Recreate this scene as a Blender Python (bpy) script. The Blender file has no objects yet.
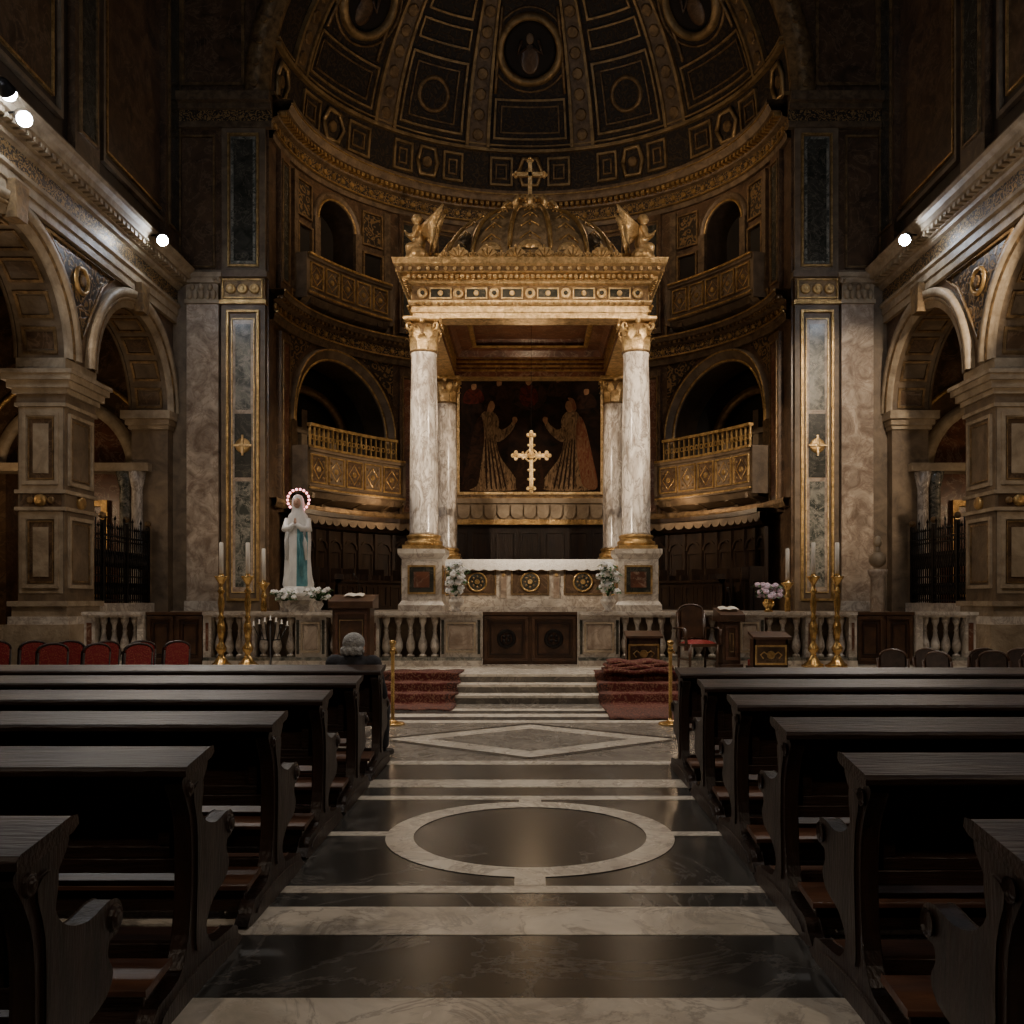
import bpy, math, random
from math import sin, cos, pi, sqrt, radians, atan2
from mathutils import Vector, Matrix
random.seed(7)

# ------------------------------------------------------------------ materials
def _n(nt, t, **k):
    n = nt.nodes.new(t)
    for a, b in k.items():
        setattr(n, a, b)
    return n

def mat(name, c1, c2=None, scale=4.0, rough=0.5, metal=0.0, bump=0.0, bscale=None, dist=0.6,
        lo=0.35, hi=0.65, vein=None, vscale=1.5, vw=0.06, emit=None, estr=0.0, coat=0.0, rvar=0.0, stretch=(1,1,1), spec=0.5, vamt=1.0):
    m = bpy.data.materials.new(name); m.use_nodes = True
    nt = m.node_tree; bs = nt.nodes['Principled BSDF']; L = nt.links
    bs.inputs['Roughness'].default_value = rough
    bs.inputs['Metallic'].default_value = metal
    bs.inputs['Specular IOR Level'].default_value = spec
    bs.inputs['Coat Weight'].default_value = coat
    bs.inputs['Coat Roughness'].default_value = 0.15
    c2 = c2 or tuple(x*0.75 for x in c1)
    tc = _n(nt, 'ShaderNodeTexCoord'); mp = _n(nt, 'ShaderNodeMapping')
    mp.inputs['Scale'].default_value = stretch
    L.new(tc.outputs['Object'], mp.inputs['Vector'])
    nz = _n(nt, 'ShaderNodeTexNoise')
    nz.inputs['Scale'].default_value = scale; nz.inputs['Detail'].default_value = 7
    nz.inputs['Roughness'].default_value = 0.62; nz.inputs['Distortion'].default_value = dist
    L.new(mp.outputs[0], nz.inputs['Vector'])
    rp = _n(nt, 'ShaderNodeValToRGB')
    rp.color_ramp.elements[0].position = lo; rp.color_ramp.elements[0].color = (*c1, 1)
    rp.color_ramp.elements[1].position = hi; rp.color_ramp.elements[1].color = (*c2, 1)
    L.new(nz.outputs['Fac'], rp.inputs['Fac'])
    col = rp.outputs['Color']
    if vein:
        n2 = _n(nt, 'ShaderNodeTexNoise')
        n2.inputs['Scale'].default_value = vscale; n2.inputs['Detail'].default_value = 6; n2.inputs['Distortion'].default_value = 1.2
        n2.inputs['Roughness'].default_value = 0.65
        L.new(mp.outputs[0], n2.inputs['Vector'])
        r2 = _n(nt, 'ShaderNodeValToRGB'); cr = r2.color_ramp
        cr.elements[0].position = 0.5-vw; cr.elements[0].color = (0,0,0,1)
        cr.elements[1].position = 0.5+vw; cr.elements[1].color = (0,0,0,1)
        e = cr.elements.new(0.5); e.color = (vamt,vamt,vamt,1)
        L.new(n2.outputs['Fac'], r2.inputs['Fac'])
        mx = _n(nt, 'ShaderNodeMix', data_type='RGBA')
        L.new(r2.outputs['Color'], mx.inputs[0]); L.new(col, mx.inputs[6]); mx.inputs[7].default_value = (*vein, 1)
        col = mx.outputs[2]
    L.new(col, bs.inputs['Base Color'])
    if rvar > 0:
        mr = _n(nt, 'ShaderNodeMapRange')
        mr.inputs[3].default_value = max(0.03, rough-rvar); mr.inputs[4].default_value = rough+rvar
        L.new(nz.outputs['Fac'], mr.inputs[0]); L.new(mr.outputs[0], bs.inputs['Roughness'])
    if bump > 0:
        nb = _n(nt, 'ShaderNodeTexNoise'); nb.inputs['Scale'].default_value = bscale or scale*3; nb.inputs['Detail'].default_value = 4
        L.new(mp.outputs[0], nb.inputs['Vector'])
        bp = _n(nt, 'ShaderNodeBump'); bp.inputs['Strength'].default_value = bump; bp.inputs['Distance'].default_value = 0.03
        L.new(nb.outputs['Fac'], bp.inputs['Height']); L.new(bp.outputs[0], bs.inputs['Normal'])
    if emit:
        bs.inputs['Emission Color'].default_value = (*emit, 1); bs.inputs['Emission Strength'].default_value = estr
    return m

def ornmat(name, dark, gold, scale=3.0, thr=0.5, metal=0.6, rough=0.4, dist=0.35):
    """leafy scroll relief over a dark ground (voronoi cell borders, warped)"""
    m = bpy.data.materials.new(name); m.use_nodes = True
    nt = m.node_tree; bs = nt.nodes['Principled BSDF']; L = nt.links
    tc = _n(nt, 'ShaderNodeTexCoord')
    nz = _n(nt, 'ShaderNodeTexNoise'); nz.inputs['Scale'].default_value = scale*0.9; nz.inputs['Detail'].default_value = 2
    L.new(tc.outputs['Object'], nz.inputs['Vector'])
    vm = _n(nt, 'ShaderNodeVectorMath', operation='MULTIPLY_ADD')
    vm.inputs[1].default_value = (dist,dist,dist)
    L.new(nz.outputs['Color'], vm.inputs[0]); L.new(tc.outputs['Object'], vm.inputs[2])
    vo = _n(nt, 'ShaderNodeTexVoronoi'); vo.inputs['Scale'].default_value = scale*1.5
    L.new(vm.outputs[0], vo.inputs['Vector'])
    mu = _n(nt, 'ShaderNodeMath', operation='MULTIPLY'); mu.inputs[1].default_value = 15
    L.new(vo.outputs['Distance'], mu.inputs[0])
    n2 = _n(nt, 'ShaderNodeTexNoise'); n2.inputs['Scale'].default_value = scale*5; n2.inputs['Detail'].default_value = 3
    L.new(tc.outputs['Object'], n2.inputs['Vector'])
    mu2 = _n(nt, 'ShaderNodeMath', operation='MULTIPLY'); mu2.inputs[1].default_value = 7
    L.new(n2.outputs['Fac'], mu2.inputs[0])
    ad = _n(nt, 'ShaderNodeMath', operation='ADD'); L.new(mu.outputs[0], ad.inputs[0]); L.new(mu2.outputs[0], ad.inputs[1])
    sn = _n(nt, 'ShaderNodeMath', operation='SINE'); L.new(ad.outputs[0], sn.inputs[0])
    rp = _n(nt, 'ShaderNodeMapRange'); rp.inputs[1].default_value = thr-0.3; rp.inputs[2].default_value = thr+0.4
    L.new(sn.outputs[0], rp.inputs[0])
    mx = _n(nt, 'ShaderNodeMix', data_type='RGBA'); mx.inputs[6].default_value = (*dark,1); mx.inputs[7].default_value = (*gold,1)
    L.new(rp.outputs[0], mx.inputs[0]); L.new(mx.outputs[2], bs.inputs['Base Color'])
    mm = _n(nt, 'ShaderNodeMath', operation='MULTIPLY'); mm.inputs[1].default_value = metal
    L.new(rp.outputs[0], mm.inputs[0]); L.new(mm.outputs[0], bs.inputs['Metallic'])
    bs.inputs['Roughness'].default_value = rough
    bp = _n(nt, 'ShaderNodeBump'); bp.inputs['Strength'].default_value = 0.5; bp.inputs['Distance'].default_value = 0.03
    L.new(rp.outputs[0], bp.inputs['Height']); L.new(bp.outputs[0], bs.inputs['Normal'])
    return m

GOLD = mat('gilt', (0.70,0.46,0.19), (0.28,0.17,0.06), 6, 0.33, 0.7, 0.45, 30)
GOLDB = mat('bright_gilt', (0.90,0.66,0.34), (0.42,0.27,0.11), 9, 0.32, 0.6, 0.5, 30)
GOLDD = mat('old_gilt', (0.32,0.205,0.095), (0.11,0.07,0.035), 5, 0.42, 0.45, 0.4, 20)
VGOLD = mat('vault_gilt', (0.46,0.31,0.145), (0.18,0.12,0.055), 3, 0.4, 0.5, 0.4, 18)
BRASS = mat('brass', (0.80,0.52,0.20), (0.5,0.3,0.1), 8, 0.24, 0.85, 0.05)
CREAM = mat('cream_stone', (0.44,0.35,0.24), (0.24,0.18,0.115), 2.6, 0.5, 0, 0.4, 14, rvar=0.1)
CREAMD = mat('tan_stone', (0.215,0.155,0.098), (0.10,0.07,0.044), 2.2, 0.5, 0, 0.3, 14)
NICHE = mat('shaded_reveal_stone', (0.10,0.068,0.042), (0.05,0.034,0.021), 2.2, 0.55, 0, 0.3, 12)  # tan stone darkened: shade inside gallery and window reveals put into the colour
CORN = mat('cornice_bronzed_stone', (0.20,0.138,0.08), (0.075,0.05,0.03), 5, 0.42, 0.15, 0.5, 16)
WMARB = mat('white_marble', (0.74,0.68,0.59), (0.44,0.38,0.31), 2.8, 0.28, 0, 0.05, vein=(0.26,0.20,0.16), vscale=2.2, vw=0.05, vamt=0.7)
COLM = mat('column_marble', (0.90,0.84,0.76), (0.42,0.36,0.31), 4.2, 0.2, 0, 0, dist=1.5, lo=0.42, hi=0.66, vein=(0.28,0.23,0.19), vscale=3.6, vw=0.045, stretch=(1,1,0.35), vamt=0.85)
PALEM = mat('veined_pilaster_marble', (0.54,0.44,0.34), (0.17,0.12,0.085), 1.9, 0.3, 0, 0.03, dist=1.3, lo=0.36, hi=0.66, vein=(0.20,0.13,0.09), vscale=1.8, vw=0.04, vamt=0.6)
GREENM = mat('grey_green_breccia', (0.27,0.26,0.22), (0.055,0.06,0.05), 3.0, 0.25, 0, 0, dist=1.3, lo=0.38, hi=0.60, vein=(0.48,0.43,0.35), vscale=3.2, vw=0.025, vamt=0.6)
DGREEN = mat('dark_green_marble', (0.026,0.028,0.022), (0.065,0.062,0.05), 3, 0.25, 0, 0, dist=1.0, vein=(0.2,0.17,0.13), vscale=2.0, vw=0.02, vamt=0.5)
BROWNM = mat('brown_marble', (0.125,0.074,0.041), (0.045,0.028,0.017), 1.8, 0.33, 0, 0.04, dist=1.2, vein=(0.24,0.16,0.10), vscale=1.5, vw=0.03, vamt=0.5)
DBROWN = mat('dark_brown_plaster', (0.06,0.040,0.026), (0.026,0.018,0.012), 1.8, 0.6, 0, 0.1)
REDM = mat('red_marble', (0.19,0.075,0.042), (0.08,0.033,0.021), 2.4, 0.3, 0, 0, dist=1.0, vein=(0.4,0.3,0.22), vscale=2.2, vw=0.025, vamt=0.6)
WOOD = mat('dark_walnut', (0.040,0.018,0.010), (0.014,0.0065,0.004), 3.0, 0.44, 0, 0.25, 22, stretch=(0.35,3,3), coat=0.0, rvar=0.12, spec=0.34)
WOODE = mat('dark_walnut_ends', (0.036,0.017,0.010), (0.013,0.0065,0.004), 4.0, 0.42, 0, 0.2, 22, stretch=(3,3,0.5), coat=0.0, spec=0.36, rvar=0.1)
WOODR = mat('worn_kneeler_wood', (0.13,0.055,0.028), (0.055,0.024,0.013), 4.0, 0.45, 0, 0.1, 20, stretch=(0.4,3,3))
WOODM = mat('warm_brown_wood', (0.090,0.042,0.02), (0.038,0.018,0.009), 4.0, 0.4, 0, 0.1, 20)
STALL = mat('stall_wood', (0.036,0.020,0.011), (0.012,0.007,0.005), 3.0, 0.36, 0, 0.2, 14, stretch=(3,3,0.5))
IRON = mat('black_iron', (0.025,0.022,0.02), (0.015,0.013,0.012), 8, 0.4, 0.7)
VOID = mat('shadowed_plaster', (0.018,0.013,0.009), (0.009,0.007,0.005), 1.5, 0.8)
ORN = ornmat('gilt_scroll_relief', (0.028,0.019,0.012), (0.30,0.195,0.09), 2.8, 0.35)
ORNF = ornmat('fine_gilt_relief', (0.032,0.023,0.016), (0.44,0.29,0.13), 5.0, 0.3)
ORND = ornmat('vault_painted_relief', (0.016,0.012,0.009), (0.060,0.040,0.022), 2.6, 0.45, metal=0.2, rough=0.6)
FLD = mat('floor_grey_marble', (0.060,0.057,0.052), (0.026,0.026,0.025), 0.9, 0.24, 0, 0.02, 6, dist=0.9, vein=(0.13,0.12,0.11), vscale=0.9, vw=0.02, rvar=0.08, vamt=0.7)
FLM = mat('floor_mid_marble', (0.24,0.215,0.185), (0.12,0.11,0.095), 1.6, 0.25, 0, 0.02, 6, dist=1.2, vein=(0.30,0.27,0.23), vscale=1.3, vw=0.03, rvar=0.08)
FLL = mat('floor_pale_marble', (0.74,0.67,0.57), (0.46,0.41,0.34), 2.0, 0.27, 0, 0.02, 6, dist=1.2, vein=(0.30,0.26,0.22), vscale=1.8, vw=0.035, rvar=0.08, vamt=0.7)
RED = ornmat('red_brocade', (0.24,0.010,0.014), (0.36,0.09,0.035), 12, 0.75, metal=0.0, rough=0.7, dist=0.1)
DARKUP = mat('dark_upholstery', (0.08,0.052,0.04), (0.045,0.03,0.024), 10, 0.6)
RUG = ornmat('red_persian_rug', (0.085,0.011,0.008), (0.19,0.09,0.05), 6.5, 0.5, metal=0.0, rough=0.95)
RUGB = ornmat('rug_border', (0.04,0.014,0.012), (0.20,0.07,0.04), 9, 0.35, metal=0.0, rough=0.95)
CLOTH = mat('white_altar_cloth', (0.88,0.86,0.82), (0.70,0.67,0.62), 14, 0.8, 0, 0.5, 45)
CANDLE = mat('candle_wax', (0.88,0.84,0.76), (0.8,0.74,0.64), 4, 0.5)
PLAST = mat('painted_white_statue', (0.88,0.87,0.84), (0.74,0.73,0.71), 5, 0.45, 0, 0.1)
TEAL = mat('painted_teal_mantle', (0.16,0.38,0.42), (0.07,0.24,0.28), 5, 0.45, 0, 0.1)
SKIN = mat('skin', (0.60,0.38,0.27), (0.5,0.30,0.21), 8, 0.5)
HAIR = mat('grey_hair', (0.52,0.51,0.49), (0.26,0.25,0.24), 30, 0.7, 0, 0.8, 60)
COAT = mat('dark_wool_coat', (0.035,0.035,0.042), (0.022,0.022,0.026), 20, 0.9, 0, 0.3, 80)
TROU = mat('grey_trousers', (0.05,0.05,0.055), (0.035,0.035,0.04), 20, 0.9)
LEAF = mat('green_leaves', (0.07,0.16,0.05), (0.035,0.09,0.025), 12, 0.6)
PETAL = mat('white_petals', (0.92,0.90,0.86), (0.8,0.77,0.73), 12, 0.6)
PETALP = mat('pink_petals', (0.80,0.55,0.62), (0.66,0.55,0.70), 12, 0.6)
GLASS = mat('lamp_lens', (1,1,1), emit=(0.80,0.88,1.0), estr=160)
BULB = mat('halo_bulbs', (1,0.6,0.65), emit=(1,0.36,0.40), estr=5)
BOOKP = mat('book_pages', (0.75,0.70,0.6))

# ------------------------------------------------------------------ mesh toolkit
class B:
    def __init__(s, name):
        s.name=name; s.v=[]; s.f=[]; s.m=[]; s.s=[]; s.mats=[]
    def mi(s, m):
        if m not in s.mats: s.mats.append(m)
        return s.mats.index(m)
    def add(s, vs, fs, m, sm=False, T=None):
        o=len(s.v)
        if T: vs=[T(*p) for p in vs]
        s.v.extend([tuple(p) for p in vs])
        for i,f in enumerate(fs):
            s.f.append(tuple(a+o for a in f))
            s.m.append(s.mi(m[i] if isinstance(m,list) else m)); s.s.append(sm)
    def grid(s, fn, ni, nj, m, sm=False, ci=False, cj=False, T=None):
        vi = ni if ci else ni+1; vj = nj if cj else nj+1
        vs=[fn(i,j) for i in range(vi) for j in range(vj)]
        fs=[]; ms=[]
        for i in range(ni):
            for j in range(nj):
                a=i*vj+j; b=((i+1)%vi)*vj+j; c=((i+1)%vi)*vj+(j+1)%vj; d=i*vj+(j+1)%vj
                fs.append((a,b,c,d)); ms.append(m(i,j) if callable(m) else m)
        s.add(vs,fs,ms,sm,T)
    def box(s, x0,x1,y0,y1,z0,z1,m,T=None,nu=1):
        vs=[]
        for k in range(nu+1):
            x=x0+(x1-x0)*k/nu
            vs+=[(x,y0,z0),(x,y1,z0),(x,y1,z1),(x,y0,z1)]
        fs=[]
        for k in range(nu):
            a=4*k
            for q in range(4): fs.append((a+q,a+(q+1)%4,a+4+(q+1)%4,a+4+q))
        fs.append((3,2,1,0)); e=4*nu; fs.append((e,e+1,e+2,e+3))
        s.add(vs,fs,m,False,T)
    def band(s,T,u0,u1,n,prof,m,caps=True):
        s.grid(lambda i,j:(u0+(u1-u0)*i/n,prof[j][0],prof[j][1]),n,len(prof)-1,m,False,T=T)
    def frame(s,T,u0,u1,v0,v1,wd,w0,w1,m,nu=1):
        s.box(u0,u1,v0,v0+wd,w0,w1,m,T,nu); s.box(u0,u1,v1-wd,v1,w0,w1,m,T,nu)
        s.box(u0,u0+wd,v0+wd,v1-wd,w0,w1,m,T); s.box(u1-wd,u1,v0+wd,v1-wd,w0,w1,m,T)
    def ring(s,T,uc,vc,prof,a0,a1,n,m,ku=1,kv=1,closed=False):
        s.grid(lambda i,j:(uc+ku*prof[j][0]*cos(a0+(a1-a0)*i/n),vc+kv*prof[j][0]*sin(a0+(a1-a0)*i/n),prof[j][1]),n,len(prof)-1,m,True if n>16 else False,ci=closed,T=T)
    def strip(s,T,us,flo,fhi,w,m):
        n=len(us)-1
        s.grid(lambda i,j:(us[i],(flo(us[i]) if j==0 else fhi(us[i])),w),n,1,m,False,T=T)
    def disc(s,T,uc,vc,r,w0,w1,m,n=20,ku=1,kv=1):
        prof=[(r,w0),(r,w0+(w1-w0)*0.6),(r*0.85,w1),(r*0.4,w1),(0.001,w1)]
        s.ring(T,uc,vc,prof,0,2*pi,n,m,ku,kv,closed=True)
    def opening(s,T,u0,u1,v0,v1,uc,r,vb,vs,ry,w,dep,m,mr,n=24,nu=4):
        def st(a,b,lo,hi,k): s.strip(T,[a+(b-a)*i/k for i in range(k+1)],lambda u:lo,lambda u:hi,w,m)
        if uc-r>u0+1e-4: st(u0,uc-r,v0,v1,nu)
        if u1>uc+r+1e-4: st(uc+r,u1,v0,v1,nu)
        if vb>v0+1e-4: st(uc-r,uc+r,v0,vb,nu*2)
        us=[uc-r*cos(pi*i/n) for i in range(n+1)]
        s.strip(T,us,lambda u:vs+ry*sqrt(max(0,1-((u-uc)/r)**2)),lambda u:v1,w,m)
        path=[(uc-r,vb),(uc-r,vs)]+[(uc-r*cos(pi*i/n),vs+ry*sin(pi*i/n)) for i in range(1,n)]+[(uc+r,vs),(uc+r,vb)]
        s.grid(lambda i,j:(path[i][0],path[i][1],w-dep*j),len(path)-1,1,mr,False,T=T)
    def poly(s,pts,w0,w1,m,T=None,sm=False):
        n=len(pts)
        vs=[(p[0],p[1],w0) for p in pts]+[(p[0],p[1],w1) for p in pts]
        fs=[tuple(range(n)),tuple(range(2*n-1,n-1,-1))]+[(i,(i+1)%n,n+(i+1)%n,n+i) for i in range(n)]
        s.add(vs,fs,m,sm,T)
    def lathe(s,cx,cy,z0,prof,m,seg=20,a0=0,sm=True,sx=1,sy=1,T=None,cap=True):
        pr=list(prof)
        if cap:
            if pr[0][0]>0.001: pr=[(0.0001,pr[0][1])]+pr
            if pr[-1][0]>0.001: pr=pr+[(0.0001,pr[-1][1])]
        s.grid(lambda i,j:(cx+sx*pr[j][0]*cos(a0+2*pi*i/seg),cy+sy*pr[j][0]*sin(a0+2*pi*i/seg),z0+pr[j][1]),seg,len(pr)-1,m,sm,ci=True,T=T)
    def sq(s,cx,cy,z0,prof,m,T=None):
        s.lathe(cx,cy,z0,[(r*sqrt(2),z) for r,z in prof],m,4,pi/4,False,T=T)
    def rectband(s,cx,cy,hx,hy,prof,m):
        cs=[(-1,-1),(1,-1),(1,1),(-1,1)]
        s.grid(lambda i,j:(cx+cs[i][0]*(hx+prof[j][1]),cy+cs[i][1]*(hy+prof[j][1]),prof[j][0]),4,len(prof)-1,m,False,ci=True)
    def ball(s,c,r,m,n=10,rx=1,ry=1,rz=1,T=None):
        k=n
        s.grid(lambda i,j:(c[0]+rx*r*cos(2*pi*i/(2*k))*sin(pi*max(0.003,min(k-0.003,j))/k),c[1]+ry*r*sin(2*pi*i/(2*k))*sin(pi*max(0.003,min(k-0.003,j))/k),c[2]+rz*r*cos(pi*j/k)),2*k,k,m,True,ci=True,T=T)
    def tube(s,pts,r,m,seg=8,T=None):
        if T: pts=[T(*p) for p in pts]
        P=[Vector(p) for p in pts]; n=len(P); rs=r if isinstance(r,(list,tuple)) else [r]*n
        fr=[]; up=Vector((0,0,1))
        for i in range(n):
            d=(P[min(i+1,n-1)]-P[max(i-1,0)]).normalized()
            x=d.cross(up)
            if x.length<0.05: x=d.cross(Vector((0,1,0)))
            x.normalize(); y=d.cross(x).normalized(); fr.append((x,y))
            up = up if abs(d.dot(up))<0.95 else Vector((0,1,0))
        P2=[P[0]]+P+[P[-1]]; R2=[0.0002]+list(rs)+[0.0002]; F2=[fr[0]]+fr+[fr[-1]]
        s.grid(lambda i,j:tuple(P2[i]+F2[i][0]*R2[i]*cos(2*pi*j/seg)+F2[i][1]*R2[i]*sin(2*pi*j/seg)),len(P2)-1,seg,m,True,cj=True)
    def caps(s,a,b,ra,rb,m,n=8):
        s.tube([a,b],[ra,rb],m,12); s.ball(a,ra,m,n); s.ball(b,rb,m,n)
    def build(s,parent=None,loc=None,rot=None,bevel=0,remesh=0,smooth_it=6):
        me=bpy.data.meshes.new(s.name); me.from_pydata(s.v,[],s.f); 
        for m in s.mats: me.materials.append(m)
        me.polygons.foreach_set('material_index',s.m); me.polygons.foreach_set('use_smooth',s.s); me.update()
        o=bpy.data.objects.new(s.name,me); bpy.context.scene.collection.objects.link(o)
        if parent: o.parent=parent
        if loc: o.location=loc
        if rot is not None: o.rotation_euler=(0,0,rot)
        if bevel:
            b=o.modifiers.new('bevel','BEVEL'); b.width=bevel; b.segments=2; b.limit_method='ANGLE'; b.angle_limit=radians(40)
        if remesh:
            r=o.modifiers.new('fuse','REMESH'); r.mode='VOXEL'; r.voxel_size=remesh; r.use_smooth_shade=True
            q=o.modifiers.new('soft','SMOOTH'); q.factor=0.5; q.iterations=smooth_it
        return o

def empty(name, loc=(0,0,0), rot=0):
    e=bpy.data.objects.new(name,None); bpy.context.scene.collection.objects.link(e); e.location=loc; e.rotation_euler=(0,0,rot); return e
def inst(o,name,loc,rot=0,scale=None):
    c=bpy.data.objects.new(name,o.data); bpy.context.scene.collection.objects.link(c); c.location=loc; c.rotation_euler=(0,0,rot)
    for md in o.modifiers:
        n=c.modifiers.new(md.name,md.type)
        for a in ('width','segments','limit_method','angle_limit','mode','voxel_size','use_smooth_shade','factor','iterations'):
            if hasattr(md,a):
                try: setattr(n,a,getattr(md,a))
                except Exception: pass
    if scale: c.scale=scale
    return c
def catmull(pts,k=4):
    out=[]; n=len(pts)
    for i in range(n):
        p0,p1,p2,p3=pts[(i-1)%n],pts[i],pts[(i+1)%n],pts[(i+2)%n]
        for q in range(k):
            t=q/k
            out.append(tuple(0.5*((2*p1[a])+(-p0[a]+p2[a])*t+(2*p0[a]-5*p1[a]+4*p2[a]-p3[a])*t*t+(-p0[a]+3*p1[a]-3*p2[a]+p3[a])*t**3) for a in (0,1)))
    return out

def leafstrip(b,cx,cy,ang,r0,z0,h,wd,out,m):
    ks=[(0,0,1.0),(0.35,0.02,1.15),(0.7,0.10,1.0),(0.93,0.45,0.7),(1.0,0.85,0.5),(0.90,1.05,0.25)]
    def fn(i,j):
        k=ks[i]; r=r0+out*k[1]; ww=wd*k[2]*(j-1)/1.0*0.5; rr=r+(0.012 if j==1 else 0)
        return (cx+rr*cos(ang)-ww*sin(ang), cy+rr*sin(ang)+ww*cos(ang), z0+h*k[0])
    b.grid(fn,5,2,m,True)
def capital(b,cx,cy,z0,h,r,m):
    b.lathe(cx,cy,z0,[(r*1.08,0),(r*1.15,h*0.04),(r,h*0.08),(r*0.98,h*0.5),(r*1.25,h*0.82)],GOLDD,16)
    for k in range(8):
        leafstrip(b,cx,cy,2*pi*k/8,r*1.03,z0+h*0.06,h*0.42,r*0.75,r*0.38,m)
        leafstrip(b,cx,cy,2*pi*(k+0.5)/8,r*1.03,z0+h*0.3,h*0.45,r*0.6,r*0.5,m)
    for k in range(4):
        a=pi/4+k*pi/2
        pts=[]
        for q in range(9):
            t=q/8; th=t*1.7*pi; rad=h*0.13*(1-0.6*t)
            rr=r*1.38+rad*sin(th); zz=z0+h*0.72+rad*cos(th)
            pts.append((cx+rr*cos(a),cy+rr*sin(a),zz))
        b.tube([(cx+r*1.05*cos(a),cy+r*1.05*sin(a),z0+h*0.5),(cx+r*1.2*cos(a),cy+r*1.2*sin(a),z0+h*0.8)]+pts,h*0.045,m,6)
        b.ball((cx+r*1.25*cos(a-pi/4),cy+r*1.25*sin(a-pi/4),z0+h*0.88),h*0.09,m,5)
    b.sq(cx,cy,z0,[(r*1.28,h*0.88),(r*1.42,h*0.92),(r*1.42,h)],m)

# ------------------------------------------------------------------ key dimensions
YC=23.0; AR=6.6; AD=5.8; ZC=14.3; W=9.0; ZP=0.40; ZA=1.35
def A(u,v,w):
    t=u/6.2; return ((AR-w)*sin(t),YC+(AD-w)*cos(t),v)
def K(u,v,w):
    return ((AR-w)*sin(u)*cos(v),YC+(AD-w)*cos(u)*cos(v),ZC+(AR-w)*sin(v))
def C(u,v,w): return (u,YC-w,v)

# ------------------------------------------------------------------ floor
fl=B('floor')
fl.box(-14.5,14.5,-7,15,-0.3,0,FLD)
def inlay(x0,x1,y0,y1,m): fl.box(x0,x1,y0,y1,0,0.003,m)
HWF=6.8
for (a,b_,m) in [(0.4,0.7,FLL),(1.1,1.5,FLL),(2.1,2.3,FLL),(2.75,3.70,FLL),(4.40,4.80,FLL),(5.03,5.15,FLL),
                 (7.38,7.52,FLL),(7.86,8.2,FLL),(8.95,9.16,FLL),(9.16,12.0,FLM),(12.0,12.25,FLL),(12.6,12.95,FLL),(13.3,13.55,FLL),(13.55,14.2,FLM)]:
    inlay(-HWF,HWF,a,b_,m)
fl.box(-HWF,-0.95,6.25,6.36,0.0,0.003,FLL); fl.box(0.95,HWF,6.25,6.36,0,0.003,FLL)
def flring(cx,cy,r0,r1,m):
    fl.grid(lambda i,j:(cx+(r0,r1)[j]*cos(2*pi*i/72),cy+(r0,r1)[j]*sin(2*pi*i/72),0.0045),72,1,m,ci=True)
flring(0,6.30,0.80,0.99,FLL)
fl.box(-0.09,0.09,5.15,5.34,0,0.0042,FLL); fl.box(-0.09,0.09,7.26,7.38,0,0.0042,FLL)
def fline(p,q,wd,m,z=0.006):
    d=Vector((q[0]-p[0],q[1]-p[1])).normalized(); n=Vector((-d.y,d.x))*wd/2
    fl.add([(p[0]+n.x,p[1]+n.y,z),(q[0]+n.x,q[1]+n.y,z),(q[0]-n.x,q[1]-n.y,z),(p[0]-n.x,p[1]-n.y,z)],[(0,1,2,3)],m)
cy=10.58
P=[(-1.75,cy),(0,cy+1.3),(1.75,cy),(0,cy-1.3)]
fl.add([(p[0],p[1],0.005) for p in P],[(0,1,2,3)],FLL)
for i in range(4): fline(P[i],P[(i+1)%4],0.11,FLD)
fl.add([(-1.15,cy,0.007),(0,cy+0.85,0.007),(1.15,cy,0.007),(0,cy-0.85,0.007)],[(0,1,2,3)],FLM)
for s in (-1,1):
    fline((s*1.95,9.16),(s*1.95,12.0),0.08,FLD); fline((s*1.75,cy),(s*6.8,cy),0.06,FLD)
# steps & sanctuary platform, raised presbytery
for i,(y,z) in enumerate([(14.2,0.133),(14.6,0.267),(15.0,0.40)]):
    fl.box(-9,9,y,24,z-0.133,z-0.04,FLM); fl.box(-9,9,y-0.03,24,z-0.04,z,FLL)
for i in range(6):
    z=ZP+(i+1)*(ZA-ZP)/6
    fl.box(-6.4,6.4,17.9+i*0.16,30,z-0.16,z,WMARB)
for s in (-1,1): fl.box(s*9,s*14.5,15,23,-0.3,0.0,FLD)
fl.build()

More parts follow.
